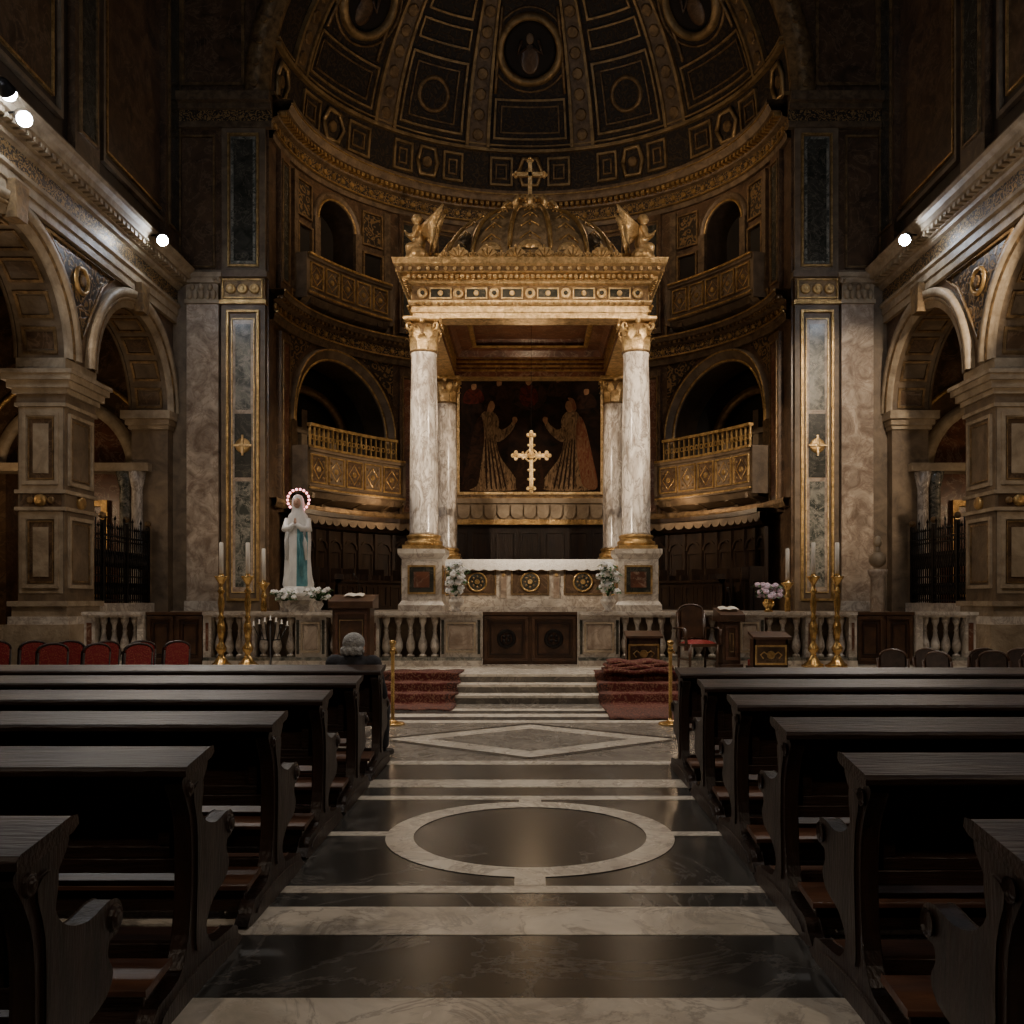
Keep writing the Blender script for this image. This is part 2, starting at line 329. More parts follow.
# ------------------------------------------------------------------ nave walls
def side_wall(s,name):
    def N(u,v,w): return (s*(W-w),u,v)
    b=B(name)
    piers=[(17.6,18.8),(12.55,13.75),(7.5,8.7),(2.45,3.65),(-2.6,-1.4),(22.62,23.0)]
    bays=[(18.8,22.62),(13.75,17.6),(8.7,12.55),(3.65,7.5),(-1.4,2.45)]
    b.box(-7,-2.6,0,8.7,-0.9,0,CREAMD,N)
    for (a,c) in bays:
        uc=(a+c)/2; r=(c-a)/2
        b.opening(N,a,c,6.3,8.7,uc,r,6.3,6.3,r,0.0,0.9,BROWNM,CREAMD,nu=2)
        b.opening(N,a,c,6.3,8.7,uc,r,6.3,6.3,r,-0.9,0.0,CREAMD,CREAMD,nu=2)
        # archivolt
        b.ring(N,uc,6.3,[(r-0.02,0.0),(r-0.02,0.07),(r+0.10,0.07),(r+0.10,0.10),(r+0.22,0.10),(r+0.24,0.15),(r+0.36,0.17),(r+0.40,0.1),(r+0.40,0)],0,pi,36,CREAM)
        b.ring(N,uc,6.3,[(r+0.12,0.105),(r+0.15,0.125),(r+0.19,0.125),(r+0.21,0.105)],0,pi,36,GOLDD)
        b.ring(N,uc,6.3,[(r-0.02,-0.9),(r-0.02,-0.97),(r+0.3,-0.97),(r+0.3,-0.9)],0,pi,30,CREAMD)
        # coffered soffit
        nn=9
        for k in range(nn):
            a0=pi*(k+0.12)/nn; a1=pi*(k+0.88)/nn
            def S(q,v,w,uc=uc,r=r): return N(uc-(r-w)*cos(q),6.3+(r-w)*sin(q),v)
            for (x0,x1,y0,y1) in [(a0,a1,-0.78,-0.72),(a0,a1,-0.18,-0.12),(a0,a0+0.03,-0.72,-0.18),(a1-0.03,a1,-0.72,-0.18)]:
                b.box(x0,x1,y0,y1,0,0.035,GOLDD,S,3)
            b.box(a0+0.05,a1-0.05,-0.70,-0.20,0.0,0.012,CREAMD if k%2 else BROWNM,S,3)
        # keystone bracket
        b.poly([(-0.16,-0.02),(0.16,-0.02),(0.22,0.62),(-0.22,0.62)],0.0,0.26,GOLDD,lambda x,y,w,uc=uc,r=r:N(uc+x,6.3+r+y-0.05,w))
    for (a,c) in piers:
        full = c-a>0.5
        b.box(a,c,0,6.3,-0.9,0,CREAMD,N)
        b.box(a,c,6.3,8.7,-0.9,0,BROWNM,N)
        if not full: continue
        # plinth with steps
        b.box(a-0.18,c+0.18,0,1.15,-1.08,0.18,CREAM,N); b.box(a-0.13,c+0.13,1.15,1.3,-1.03,0.13,WMARB,N); b.box(a-0.08,c+0.08,1.3,1.5,-0.98,0.08,CREAM,N)
        b.box(a-0.14,c+0.14,1.5,1.6,-1.04,0.14,CREAM,N)
        for (v0,v1) in [(1.85,3.25),(3.85,5.25)]:
            b.frame(N,a+0.12,c-0.12,v0,v1,0.07,0,0.05,CREAM); b.frame(N,a+0.24,c-0.24,v0+0.12,v1-0.12,0.03,0,0.03,GOLDD)
            b.box(a+0.27,c-0.27,v0+0.15,v1-0.15,0,0.012,CREAMD,N)
            for (yy,dr) in ((a,-1),(c,1)):
                F=lambda x,v,w,yy=yy,dr=dr:(s*(W+x),yy+dr*w,v)
                b.box(0.03,0.87,v0-0.1,v1+0.1,0,0.01,CREAM,F)
                b.frame(F,0.10,0.80,v0,v1,0.07,0,0.05,CREAM); b.frame(F,0.20,0.70,v0+0.1,v1-0.1,0.03,0,0.03,GOLDD)
                b.box(0.23,0.67,v0+0.13,v1-0.13,0,0.014,BROWNM,F)
                b.box(0.30,0.60,v0+0.22,v1-0.22,0.014,0.03,CREAM,F)
        for z in (3.35,3.68): b.box(a-0.05,c+0.05,z,z+0.07,-0.95,0.05,CREAM,N)
        b.disc(N,(a+c)/2,3.55,0.13,0,0.08,GOLD)
        for (yy,dr) in ((a,-1),(c,1)):
            F=lambda x,v,w,yy=yy,dr=dr:(s*(W+x),yy+dr*w,v)
            b.box(0.05,0.85,3.42,3.68,0,0.015,BROWNM,F)
            b.disc(F,0.45,3.55,0.12,0.01,0.08,GOLD); b.disc(F,0.25,3.55,0.07,0.01,0.05,GOLDD); b.disc(F,0.65,3.55,0.07,0.01,0.05,GOLDD)
        for (z0,z1,o) in [(5.36,5.43,0.05),(5.43,5.60,0.02),(5.60,5.70,0.08),(5.70,5.84,0.15),(5.84,5.96,0.22),(5.96,6.04,0.26),(6.04,6.3,0.03)]:
            b.box(a-o,c+o,z0,z1,-0.9-o,o,CREAM if z0!=5.43 else CREAMD,N)
        # spandrel triangle ornament
        m=(a+c)/2
        pts=[(m-1.35,8.50),(m+1.35,8.50),(m+0.85,8.15),(m+0.40,7.5),(m,6.85),(m-0.40,7.5),(m-0.85,8.15)]
        b.poly(pts,0,0.03,ORN,N)
        b.tube([(p[0],p[1],0.05) for p in pts+[pts[0]]],0.03,GOLDD,6,T=N)
        b.ring(N,m,8.0,[(0.20,0.03),(0.22,0.08),(0.27,0.08),(0.29,0.03)],0,2*pi,20,GOLD,closed=True); b.disc(N,m,8.0,0.12,0.03,0.09,GOLDD,12)
    for (z0,z1,o) in [(5.86,5.96,0.06),(5.96,6.10,0.12),(6.10,6.3,0.2)]: b.box(22.62-o,23,z0,z1,-0.9-o,o*0.6,CREAM,N)
    # entablature
    L0,L1=-7,23
    b.band(N,L0,L1,1,[(8.6,0),(8.6,0.10),(8.78,0.10),(8.78,0.14),(8.95,0.14),(8.98,0.20),(9.05,0.20)],CREAM)
    b.band(N,L0,L1,1,[(9.05,0.20),(9.05,0.12),(9.42,0.12)],ORNF)
    b.band(N,L0,L1,1,[(9.42,0.12),(9.45,0.2),(9.52,0.22),(9.52,0.3),(9.62,0.32),(9.62,0.52),(9.74,0.54),(9.80,0.62),(9.88,0.64),(9.88,0.0)],CREAM)
    for i in range(150):
        u=L0+0.1+i*0.2
        b.box(u,u+0.11,9.53,9.62,0.25,0.46,CREAM,N)
    # clerestory wall
    b.box(L0,L1,8.7,21.5,-0.9,0,DBROWN,N)
    b.band(N,L0,L1,1,[(9.88,0.25),(10.3,0.25),(10.36,0.12),(10.36,0)],BROWNM)
    for (a,c) in piers:
        if c-a<0.5: a,c=22.2,23.0
        m=(a+c)/2
        b.box(m-0.5,m+0.5,10.36,18.6,0,0.16,BROWNM,N); b.box(m-0.30,m+0.30,10.9,17.9,0.16,0.175,DGREEN,N)
        b.frame(N,m-0.36,m+0.36,10.8,18.0,0.05,0.16,0.21,GOLDD)
    for (a,c) in bays:
        m=(a+c)/2
        b.frame(N,m-1.7,m+1.7,10.8,18.0,0.10,0,0.10,CREAMD); b.frame(N,m-1.45,m+1.45,11.1,17.7,0.05,0,0.06,GOLD)
        b.box(m-1.4,m+1.4,11.15,17.65,0,0.02,BROWNM,N)
    b.band(N,L0,L1,1,[(18.6,0),(18.6,0.25),(18.9,0.25),(19.0,0.5),(19.2,0.5),(19.2,0)],CREAMD)
    b.build()
    # aisle outer wall, vault & chapels
    b=B('wall_aisle_'+('left' if s<0 else 'right'))
    def O(u,v,w): return (s*(14.3-w),u,v)
    for (a,c) in bays+[(-7,-1.4)]:
        uc=(a+c)/2; r=1.35
        b.opening(O,a-0.62,c+0.62,0,9.3,uc,r,0.0,4.8,r,0,0.8,BROWNM,BROWNM,nu=2)
        b.box(uc-r,uc+r,0,6.3,-0.85,-0.8,DBROWN,O)
        b.ring(O,uc,4.8,[(r,0),(r,0.08),(r+0.22,0.1),(r+0.25,0)],0,pi,24,CREAM)
        b.frame(O,uc-0.8,uc+0.8,2.2,5.2,0.14,-0.8,-0.66,GOLD); b.box(uc-0.66,uc+0.66,2.34,5.06,-0.8,-0.76,REDM,O)
        b.box(uc-1.1,uc+1.1,0,1.2,-0.8,-0.3,WMARB,O); b.box(uc-1.2,uc+1.2,1.2,1.3,-0.8,-0.2,WMARB,O)
        for q in (-1,1): b.lathe(*[O(uc+q*1.05,0,-0.45)[0],O(uc+q*1.05,0,-0.45)[1]],1.3,[(0.16,0),(0.13,0.1),(0.12,3.0),(0.19,3.3)],COLM,12)
        for q in (-1,1):
            b.frame(O,uc+q*1.75-0.25,uc+q*1.75+0.25,6.6,8.6,0.05,0,0.06,GOLDD)
    for (a,c) in piers[:5]:
        m=(a+c)/2
        b.box(m-0.45,m+0.45,0,6.3,0,0.3,CREAMD,O); b.box(m-0.28,m+0.28,1.5,5.5,0.3,0.32,GREENM,O); b.frame(O,m-0.33,m+0.33,1.45,5.55,0.05,0.3,0.35,GOLD)
        b.box(m-0.55,m+0.55,5.9,6.3,0,0.4,CREAM,O); b.box(m-0.55,m+0.55,0,1.0,0,0.4,CREAM,O)
        X=lambda u,v,w,m=m:(s*u,m-w,v)
        r=2.2; uc=12.0
        b.ring(X,uc,6.3,[(r,-0.4),(r,0.4),(r+0.10,0.4)],0,pi,28,CREAMD)
        b.ring(X,uc,6.3,[(r+0.10,0.4),(r+0.10,0.46),(r+0.2,0.46)],0,pi,28,GOLD)
        b.ring(X,uc,6.3,[(r+0.2,0.46),(r+0.2,0.42),(r+0.42,0.42),(r+0.42,0.48),(r+0.5,0.48),(r+0.5,0.4)],0,pi,28,ORNF)
        us=[uc-r*cos(pi*i/24) for i in range(25)]
        for w_ in (0.4,-0.4): b.strip(X,us,lambda u:6.3+(r*r-min(r*r,(u-uc)**2))**0.5,lambda u:9.3,w_,BROWNM)
        for q in range(9):
            a0=pi*(q+0.15)/9;a1=pi*(q+0.85)/9
            S=lambda t,v,w,m=m:(s*(12.0-(2.2-w)*cos(t)),m+v,6.3+(2.2-w)*sin(t))
            b.box(a0,a1,-0.25,0.25,0,0.03,ORNF,S,3)
    b.box(min(s*9.9,s*14.3),max(s*9.9,s*14.3),-7,23,9.3,9.5,ORND)
    # end wall of aisle with chapel arch and flanking columns
    E=lambda u,v,w:(s*u,23.0-w,v)
    b.opening(E,9.0,14.3,0,9.3,11.7,1.55,1.0,4.9,1.55,0,0.6,BROWNM,BROWNM,nu=2)
    b.box(10.15,13.25,1.0,6.6,-0.65,-0.6,REDM,E)
    b.ring(E,11.7,4.9,[(1.55,0),(1.55,0.1),(1.8,0.14),(1.85,0)],0,pi,28,CREAM)
    b.ring(E,11.7,5.0,[(2.2,0),(2.2,0.08),(2.3,0.08),(2.3,0)],0,pi,28,GOLD)
    for u in (9.75,10.05,13.5): 
        b.lathe(s*u,22.6,1.0,[(0.2,0),(0.2,0.1),(0.15,0.2),(0.13,3.4),(0.15,3.45),(0.22,3.8)],COLM if u!=10.05 else GREENM,14)
    b.box(9.4,14.2,4.8,5.0,0,0.62,CREAM,E); b.box(9.4,14.2,0,1.0,0,0.65,WMARB,E)
    b.frame(E,10.9,12.5,1.7,4.2,0.16,-0.6,-0.45,GOLD)
    b.build()
side_wall(-1,'wall_left'); side_wall(1,'wall_right')
b=B('wall_back'); b.box(-14.5,14.5,-7.3,-7,-0.3,21.8,BROWNM); b.build()
b=B('ceiling'); b.box(-10,10,-7.3,23,21.5,21.8,DBROWN)
for y in range(-6,23,3): b.box(-9,9,y,y+0.4,21.1,21.5,GOLDD)
for x in range(-8,9,4): b.box(x-0.2,x+0.2,-7,23,21.2,21.5,GOLDD)
b.build()

# ------------------------------------------------------------------ chancel arch wall
b=B('wall_chancel')
n=48
b.strip(C,[-AR*cos(pi*i/n) for i in range(n+1)],lambda u:ZC+sqrt(max(0,AR*AR-u*u)),lambda u:21.6,0.0,DBROWN)
for s in (-1,1):
    D=lambda u,v,w,s=s:(s*u,YC-w,v)
    b.box(6.6,9,0,21.6,-0.5,0,BROWNM,D)
    b.box(6.55,9,ZP,1.15,0,0.30,WMARB,D); b.box(6.55,9,1.15,1.35,0,0.22,CREAM,D)
    # pale outer pilaster
    b.box(7.82,8.62,1.35,9.05,0,0.16,PALEM,D)
    b.box(7.78,8.66,1.35,1.6,0,0.22,WMARB,D)
    for (z0,z1,o) in [(9.05,9.15,0.03),(9.15,9.55,0.0),(9.55,9.68,0.08),(9.68,9.8,0.12)]: b.box(7.82-o,8.62+o,z0,z1,0,0.2+o,CREAM,D)
    for q in (7.92,8.07,8.22,8.37,8.52):
        b.ball((s*q,YC-0.23,9.27),0.07,CREAM,6,rz=1.9)
    for q in (8.0,8.22,8.44): b.ball((s*q,YC-0.26,9.45),0.07,CREAM,6,rz=1.3)
    b.tube([D(7.80,9.55,0.22),D(7.88,9.62,0.3),D(7.80,9.68,0.3),D(7.74,9.6,0.26)],0.04,CREAM,6); b.tube([D(8.64,9.55,0.22),D(8.56,9.62,0.3),D(8.64,9.68,0.3),D(8.70,9.6,0.26)],0.04,CREAM,6)
    b.box(8.66,9,1.35,9.8,0,0.06,CREAMD,D)
    # inlaid pilaster
    b.box(6.66,7.76,1.35,9.05,0,0.12,CREAMD,D)
    b.frame(D,6.80,7.62,1.6,8.9,0.06,0.12,0.19,GOLD); b.frame(D,6.92,7.50,1.8,8.7,0.03,0.12,0.16,GOLDB)
    b.box(6.95,7.47,1.83,8.67,0.12,0.135,PALEM,D)
    for (v0,v1) in ((1.95,4.6),(6.4,8.55)): b.box(7.02,7.40,v0,v1,0.135,0.142,GREENM,D)
    b.box(7.0,7.42,4.7,6.3,0.135,0.145,DGREEN,D)
    # central cross medallion
    b.disc(D,7.21,5.5,0.19,0.14,0.18,GOLD)
    b.box(7.185,7.235,5.24,5.76,0.17,0.21,GOLDB,D); b.box(6.98,7.44,5.475,5.525,0.17,0.21,GOLDB,D)
    # gilt frieze block
    b.box(6.62,7.80,9.05,9.15,0,0.2,GOLD,D); b.box(6.66,7.76,9.15,9.7,0,0.15,GOLDD,D)
    for q in range(3): b.disc(D,6.91+q*0.3,9.43,0.13,0.15,0.20,GOLD,16); b.disc(D,6.91+q*0.3,9.43,0.05,0.2,0.23,GOLDB,12)
    b.frame(D,6.7,7.72,9.18,9.68,0.04,0.15,0.2,GOLD)
    b.box(6.58,9,9.7,9.86,0,0.28,CREAMD,D)
    # upper pilaster
    b.box(6.66,7.76,9.86,13.5,0,0.10,CREAMD,D); b.frame(D,6.82,7.60,10.0,13.35,0.05,0.10,0.16,GOLD); b.box(6.9,7.52,10.08,13.27,0.10,0.12,GREENM,D)
    b.box(6.97,7.45,10.15,13.2,0.12,0.13,DGREEN,D)
    b.frame(D,7.95,8.85,10.0,13.35,0.05,0.0,0.06,GOLDD); b.box(8.02,8.78,10.07,13.28,0,0.02,BROWNM,D)
    for (z0,z1,o,m) in [(13.5,13.65,0.15,CORN),(13.65,13.95,0.10,ORNF),(13.95,14.08,0.2,CORN),(14.08,14.3,0.36,CORN)]: b.box(6.5,9,z0,z1,0,o,m,D)
    b.frame(D,7.2,8.8,14.6,20.5,0.08,0,0.06,GOLDD)
b.ring(C,0,ZC,[(AR-0.02,-0.1),(AR-0.02,0.12),(AR+0.15,0.12),(AR+0.15,0.18),(AR+0.5,0.18),(AR+0.6,0.1),(AR+0.6,0)],0,pi,60,GOLDD)
for i in range(40):
    a=pi*(i+0.5)/40; b.disc(C,(AR+0.32)*cos(a),ZC+(AR+0.32)*sin(a),0.1,0.18,0.24,GOLDD,8)
b.build()

# ------------------------------------------------------------------ apse wall
UM=6.2*pi/2
UA=6.28
U0,U1=4.15,8.4
b=B('wall_apse')
def solid(u0,u1,v0,v1,m,w=0,nu=8): b.strip(A,[u0+(u1-u0)*i/nu for i in range(nu+1)],lambda u:v0,lambda u:v1,w,m)
solid(-U0,U0,ZA-0.5,9.3,BROWNM,0,24); solid(-U0,U0,9.3,ZC+0.1,BROWNM,0,24)
for s in (-1,1):
    AS=lambda u,v,w,s=s:A(s*u,v,w)
    b.strip(AS,[U1+(UM-U1)*i/6 for i in range(7)],lambda u:ZA-0.5,lambda u:ZC+0.1,0,BROWNM)
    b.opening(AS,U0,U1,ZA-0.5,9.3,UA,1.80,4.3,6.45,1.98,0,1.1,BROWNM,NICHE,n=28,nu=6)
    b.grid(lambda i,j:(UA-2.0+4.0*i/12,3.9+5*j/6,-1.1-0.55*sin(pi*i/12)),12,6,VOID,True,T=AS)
    b.ring(AS,UA,6.35,[(1.15,-1.3),(1.15,-1.15),(1.35,-1.15),(1.35,-1.3)],0,pi,24,GOLDD,kv=1.15)
    for q in (-0.9,0,0.9): b.box(UA+q-0.09,UA+q+0.09,4.4,7.2-abs(q)*0.5,-1.5,-1.2,CREAMD,AS)
    b.box(UA-1.7,UA+1.7,6.5,6.66,-1.5,-1.15,CREAMD,AS,6)
    b.ring(AS,UA,6.45,[(1.78,0.0),(1.78,0.06),(1.88,0.06),(1.90,0.10),(2.00,0.12),(2.02,0.15),(2.10,0.15),(2.12,0)],0,pi,40,CREAMD,kv=1.1)
    b.ring(AS,UA,6.45,[(1.79,0.05),(1.80,0.09),(1.84,0.09),(1.85,0.05)],0,pi,40,GOLD,kv=1.1)
    b.ring(AS,UA,6.45,[(2.04,0.14),(2.05,0.18),(2.08,0.18),(2.09,0.14)],0,pi,40,GOLD,kv=1.1)
    for q in (-1,1): b.box(UA+q*1.95-0.16,UA+q*1.95+0.16,4.3,6.45,0,0.10,CORN,AS,3)
    for q in (-1,1):
        pts=[(UA+q*2.05,8.72),(UA+q*1.0,8.72),(UA+q*1.45,8.35),(UA+q*1.85,7.9),(UA+q*2.05,7.6)]
        b.poly(pts,0.01,0.035,ORN,AS)
    for (uc,hw) in ((3.72,0.33),(8.82,0.30)):
        b.box(uc-hw,uc+hw,3.9,8.6,0,0.14,BROWNM,AS,2); b.frame(AS,uc-hw+0.07,uc+hw-0.07,4.2,8.4,0.04,0.14,0.18,GOLDD)
        b.box(uc-hw+0.13,uc+hw-0.13,4.3,8.3,0.14,0.15,REDM,AS,2)
        b.box(uc-hw,uc+hw,9.7,13.3,0,0.12,BROWNM,AS,2); b.frame(AS,uc-hw+0.07,uc+hw-0.07,9.9,13.1,0.04,0.12,0.16,GOLDD)
        b.box(uc-hw+0.13,uc+hw-0.13,10.0,13.0,0.12,0.13,DGREEN,AS,2)
    # upper level windows
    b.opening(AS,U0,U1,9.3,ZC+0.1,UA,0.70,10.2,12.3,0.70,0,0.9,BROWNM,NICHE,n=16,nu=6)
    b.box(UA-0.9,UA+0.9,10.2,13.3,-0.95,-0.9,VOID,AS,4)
    b.ring(AS,UA,12.3,[(0.70,0),(0.70,0.06),(0.80,0.06),(0.82,0.11),(0.92,0.11),(0.94,0)],0,pi,24,CORN)
    b.ring(AS,UA,12.3,[(0.70,0.05),(0.71,0.09),(0.75,0.09),(0.76,0.05)],0,pi,24,GOLD)
    for q in (-1,1):
        b.box(UA+q*0.82-0.12,UA+q*0.82+0.12,10.2,12.3,0,0.12,CORN,AS)
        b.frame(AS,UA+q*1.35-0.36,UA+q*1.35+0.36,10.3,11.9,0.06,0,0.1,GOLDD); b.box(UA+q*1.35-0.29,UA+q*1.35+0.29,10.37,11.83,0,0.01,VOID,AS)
        b.frame(AS,UA+q*1.35-0.36,UA+q*1.35+0.36,12.1,13.1,0.05,0,0.07,GOLDD); b.box(UA+q*1.35-0.29,UA+q*1.35+0.29,12.16,13.04,0,0.02,ORN,AS)
        b.box(UA+q*1.83-0.1,UA+q*1.83+0.1,10.2,13.2,0,0.1,CORN,AS)
    b.frame(AS,U0+0.05,U1-0.05,9.55,9.95,0.05,0,0.1,GOLDD,8)
for uc in (-2.1,0,2.1):
    b.frame(A,uc-0.85,uc+0.85,9.9,13.1,0.06,0,0.1,GOLDD,4); b.box(uc-0.7,uc+0.7,10.05,12.95,0,0.03,ORND,A,4)
    b.frame(A,uc-0.7,uc+0.7,10.05,12.95,0.03,0.03,0.06,GOLDD,4)
for s in (-1,1):
    AS=lambda u,v,w,s=s:A(s*u,v,w)
    b.frame(AS,2.6,3.32,4.4,8.5,0.06,0,0.08,GOLDD,2); b.box(2.7,3.22,4.5,8.4,0,0.03,REDM,AS,2)
N_=64
b.band(A,-UM,UM,N_,[(8.72,0),(8.72,0.12),(8.86,0.14),(8.90,0.2),(8.96,0.2)],CORN)
b.band(A,-UM,UM,N_,[(8.96,0.2),(8.96,0.12),(9.22,0.12)],ORNF)
b.band(A,-UM,UM,N_,[(9.22,0.12),(9.26,0.24),(9.34,0.26),(9.34,0.38),(9.46,0.42),(9.5,0.42),(9.5,0)],CORN)
b.band(A,-UM,UM,N_,[(13.3,0),(13.3,0.10),(13.42,0.12),(13.45,0.18),(13.5,0.18)],CORN)
b.band(A,-UM,UM,N_,[(13.5,0.18),(13.5,0.1),(13.82,0.1)],ORNF)
b.band(A,-UM,UM,N_,[(13.82,0.1),(13.86,0.22),(13.92,0.24),(14.0,0.26),(14.0,0.5),(14.1,0.55),(14.2,0.62),(14.28,0.62),(14.28,0)],CORN)
for v,w in ((8.91,0.21),(9.45,0.42),(13.44,0.19),(14.16,0.60)): b.box(-UM,UM,v,v+0.035,w-0.03,w+0.02,GOLD,A,N_)
for i in range(110):
    u=-UM+0.08+i*(2*UM-0.1)/110
    b.box(u,u+0.10,13.90,14.0,0.2,0.42,GOLD,A)
    b.box(u,u+0.09,9.27,9.34,0.2,0.33,GOLDD,A)
    if i%2==0: b.disc(A,u+0.05,13.66,0.08,0.1,0.15,GOLD,8); b.disc(A,u+0.05,9.09,0.07,0.12,0.17,GOLD,8)
b.band(A,-UM,UM,N_,[(4.0,0),(4.0,0.16),(4.12,0.2),(4.22,0.2),(4.22,0)],GOLDD)
b.build()

# choir stalls
b=B('choir_stalls')
US=9.0
b.band(A,-US,US,60,[(ZA,0.75),(2.1,0.75),(2.1,0.35),(3.55,0.35),(3.6,0.5),(3.72,0.6),(3.72,0.05)],STALL)
b.band(A,-US,US,60,[(ZA,1.6),(2.05,1.6),(2.1,1.7),(2.16,1.7),(2.16,1.5),(ZA,1.5)],STALL)
for i in range(29):
    u=-US+0.1+i*(2*US-0.2)/28
    b.box(u-0.05,u+0.05,ZA,3.55,0.35,0.45,STALL,A); b.box(u-0.04,u+0.04,ZA,2.5,0.45,0.85,STALL,A)
    b.box(u-0.05,u+0.05,2.16,2.3,1.5,1.75,STALL,A)
    if i<28:
        uc=u+(2*US-0.2)/56
        b.ring(A,uc,3.05,[(0.21,0.35),(0.21,0.42),(0.27,0.42),(0.27,0.35)],0,pi,12,STALL)
        b.frame(A,uc-0.22,uc+0.22,2.25,3.0,0.04,0.35,0.40,STALL)
        b.frame(A,uc-0.22,uc+0.22,1.45,2.0,0.04,1.6,1.64,STALL)
for i in range(48):
    u=-US+0.18+i*(2*US-0.36)/47; h=0.19
    pts=[(u-h,3.92)]+[(u-h*cos(pi*q/8),3.82-0.15*sin(pi*q/8)) for q in range(9)]+[(u+h,3.92)]
    b.poly(pts,0.60,0.64,CREAMD,A)
b.band(A,-US,US,60,[(3.72,0.05),(3.9,0.62),(3.9,0.68),(4.02,0.68),(4.02,0.1)],STALL)
b.build()

# gallery balconies
def balcony(name,s,uc,hw,z0,z1,proj,rail):
    AS=lambda u,v,w:A(s*u,v,w)
    b=B(name)
    def W_(u): return proj*(1-0.25*((u-uc)/hw)**2)
    def Q(u,v,w): return AS(u,v,W_(u)+w)
    b.box(uc-hw,uc+hw,z0,z0+0.10,-proj*0.9,0.05,CORN,Q,12)
    b.band(Q,uc-hw,uc+hw,12,[(z0-0.28,-proj*0.8),(z0-0.16,-0.14),(z0,0.0),(z0,0.08),(z0+0.1,0.1),(z0+0.14,0.03),(z1-0.14,0.03),(z1-0.12,0.1),(z1,0.12),(z1,-0.12)],CREAMD)
    b.box(uc-hw,uc+hw,z1-0.05,z1+0.01,0.08,0.15,GOLD,Q,12); b.box(uc-hw,uc+hw,z0+0.03,z0+0.08,0.07,0.13,GOLD,Q,12)
    for q in (-1,1): b.box(uc+q*hw-0.05,uc+q*hw+0.05,z0-0.1,z1,0.0,W_(uc+q*hw)+0.06,CREAMD,AS)
    k=5; 
    for i in range(k):
        a=uc-hw+0.1+i*(2*hw-0.2)/k; c=a+(2*hw-0.2)/k; mm=(a+c)/2; zm=(z0+z1)/2; hh=(z1-z0)/2-0.22
        b.frame(Q,a+0.05,c-0.05,z0+0.2,z1-0.2,0.04,0.03,0.08,GOLD,2)
        b.box(a+0.09,c-0.09,z0+0.24,z1-0.24,0.03,0.04,CREAMD if i%2 else BROWNM,Q,2)
        pts=[(mm-0.24,zm),(mm,zm+hh*0.75),(mm+0.24,zm),(mm,zm-hh*0.75)]
        b.tube([(p[0],p[1],0.05) for p in pts+[pts[0]]],0.018,GOLD,5,T=Q); b.disc(Q,mm,zm,0.08,0.03,0.08,GOLD,12)
        for qx in (-0.22,0.22):
            for qz in (-hh*0.6,hh*0.6): b.disc(Q,mm+qx,zm+qz,0.04,0.04,0.07,GOLDD,8)
    if rail:
        b.box(uc-hw*0.9,uc+hw*0.9,z1+rail,z1+rail+0.08,-0.12,0.02,GOLD,Q,12)
        n=18
        for i in range(n+1):
            u=uc-hw*0.88+i*(hw*1.76)/n
            b.box(u-0.02,u+0.02,z1,z1+rail,-0.08,-0.03,GOLD,Q)
            if i<n: b.ring(Q,u+hw*0.88/n,z1+rail*0.5,[(0.05,-0.07),(0.05,-0.04),(0.075,-0.04),(0.075,-0.07)],0,2*pi,8,GOLD,closed=True)
    for q in (-0.8,0.8,-0.3,0.3):
        u=uc+q*hw
        b.poly([(0,0),(proj*0.8,0),(proj*0.75,-0.2),(proj*0.3,-0.3),(0.08,-0.65),(0,-0.7)],-0.08,0.08,CORN,lambda x,y,w,u=u:AS(u+w,z0+0.02+y,x))
    return b.build()
balcony('gallery_balcony',-1,UA+0.05,2.15,4.55,5.72,0.75,0.55); balcony('gallery_balcony.001',1,UA+0.05,2.15,4.55,5.72,0.75,0.55)
balcony('upper_balcony',-1,UA+0.05,1.8,9.85,10.95,0.5,0); balcony('upper_balcony.001',1,UA+0.05,1.8,9.85,10.95,0.5,0)

# ------------------------------------------------------------------ apse vault (conch)
b=B('ceiling_apse_vault')
b.grid(lambda i,j:(-pi/2+pi*i/48,pi/2*0.999*j/24,0),48,24,ORND,True,T=K)
def ktrim(u0,u1,v0,v1,wd,m,h=0.07,nu=10):
    cu=lambda v:1/max(0.25,cos(v))
    b.box(u0,u1,v0,v0+wd,0,h,m,K,nu); b.box(u0,u1,v1-wd,v1,0,h,m,K,nu)
    n=8
    for k in range(n):
        a=v0+(v1-v0)*k/n; c=v0+(v1-v0)*(k+1)/n
        b.box(u0,u0+wd*cu(a),a,c,0,h,m,K); b.box(u1-wd*cu(a),u1,a,c,0,h,m,K)
def kvert(u,hw,v0,v1,h,m,n=16):
    for k in range(n):
        a=v0+(v1-v0)*k/n; c=v0+(v1-v0)*(k+1)/n
        b.box(u-hw,u+hw,a,c,0,h,m,K)
d2=radians
ribs=[-76,-43,-15,15,43,76]
for r in ribs:
    kvert(d2(r),d2(3.0),d2(13),d2(80),0.06,CORN)
    for off in (-3.0,3.0): kvert(d2(r+off),d2(0.45),d2(13),d2(80),0.13,VGOLD)
    for k in range(12):
        v=d2(16+k*5); b.disc(K,d2(r),v,0.028,0.05,0.12,GOLDD,8,ku=1/cos(v))
for v,wd,h in ((0.8,0.8,0.16),(12.0,0.8,0.16),(13.6,0.4,0.1),(56,0.8,0.14),(58,0.4,0.08)):
    b.box(-pi/2,pi/2,d2(v),d2(v+wd),0,h,VGOLD,K,48)
edges=[-90,-76,-43,-15,15,43,76,90]
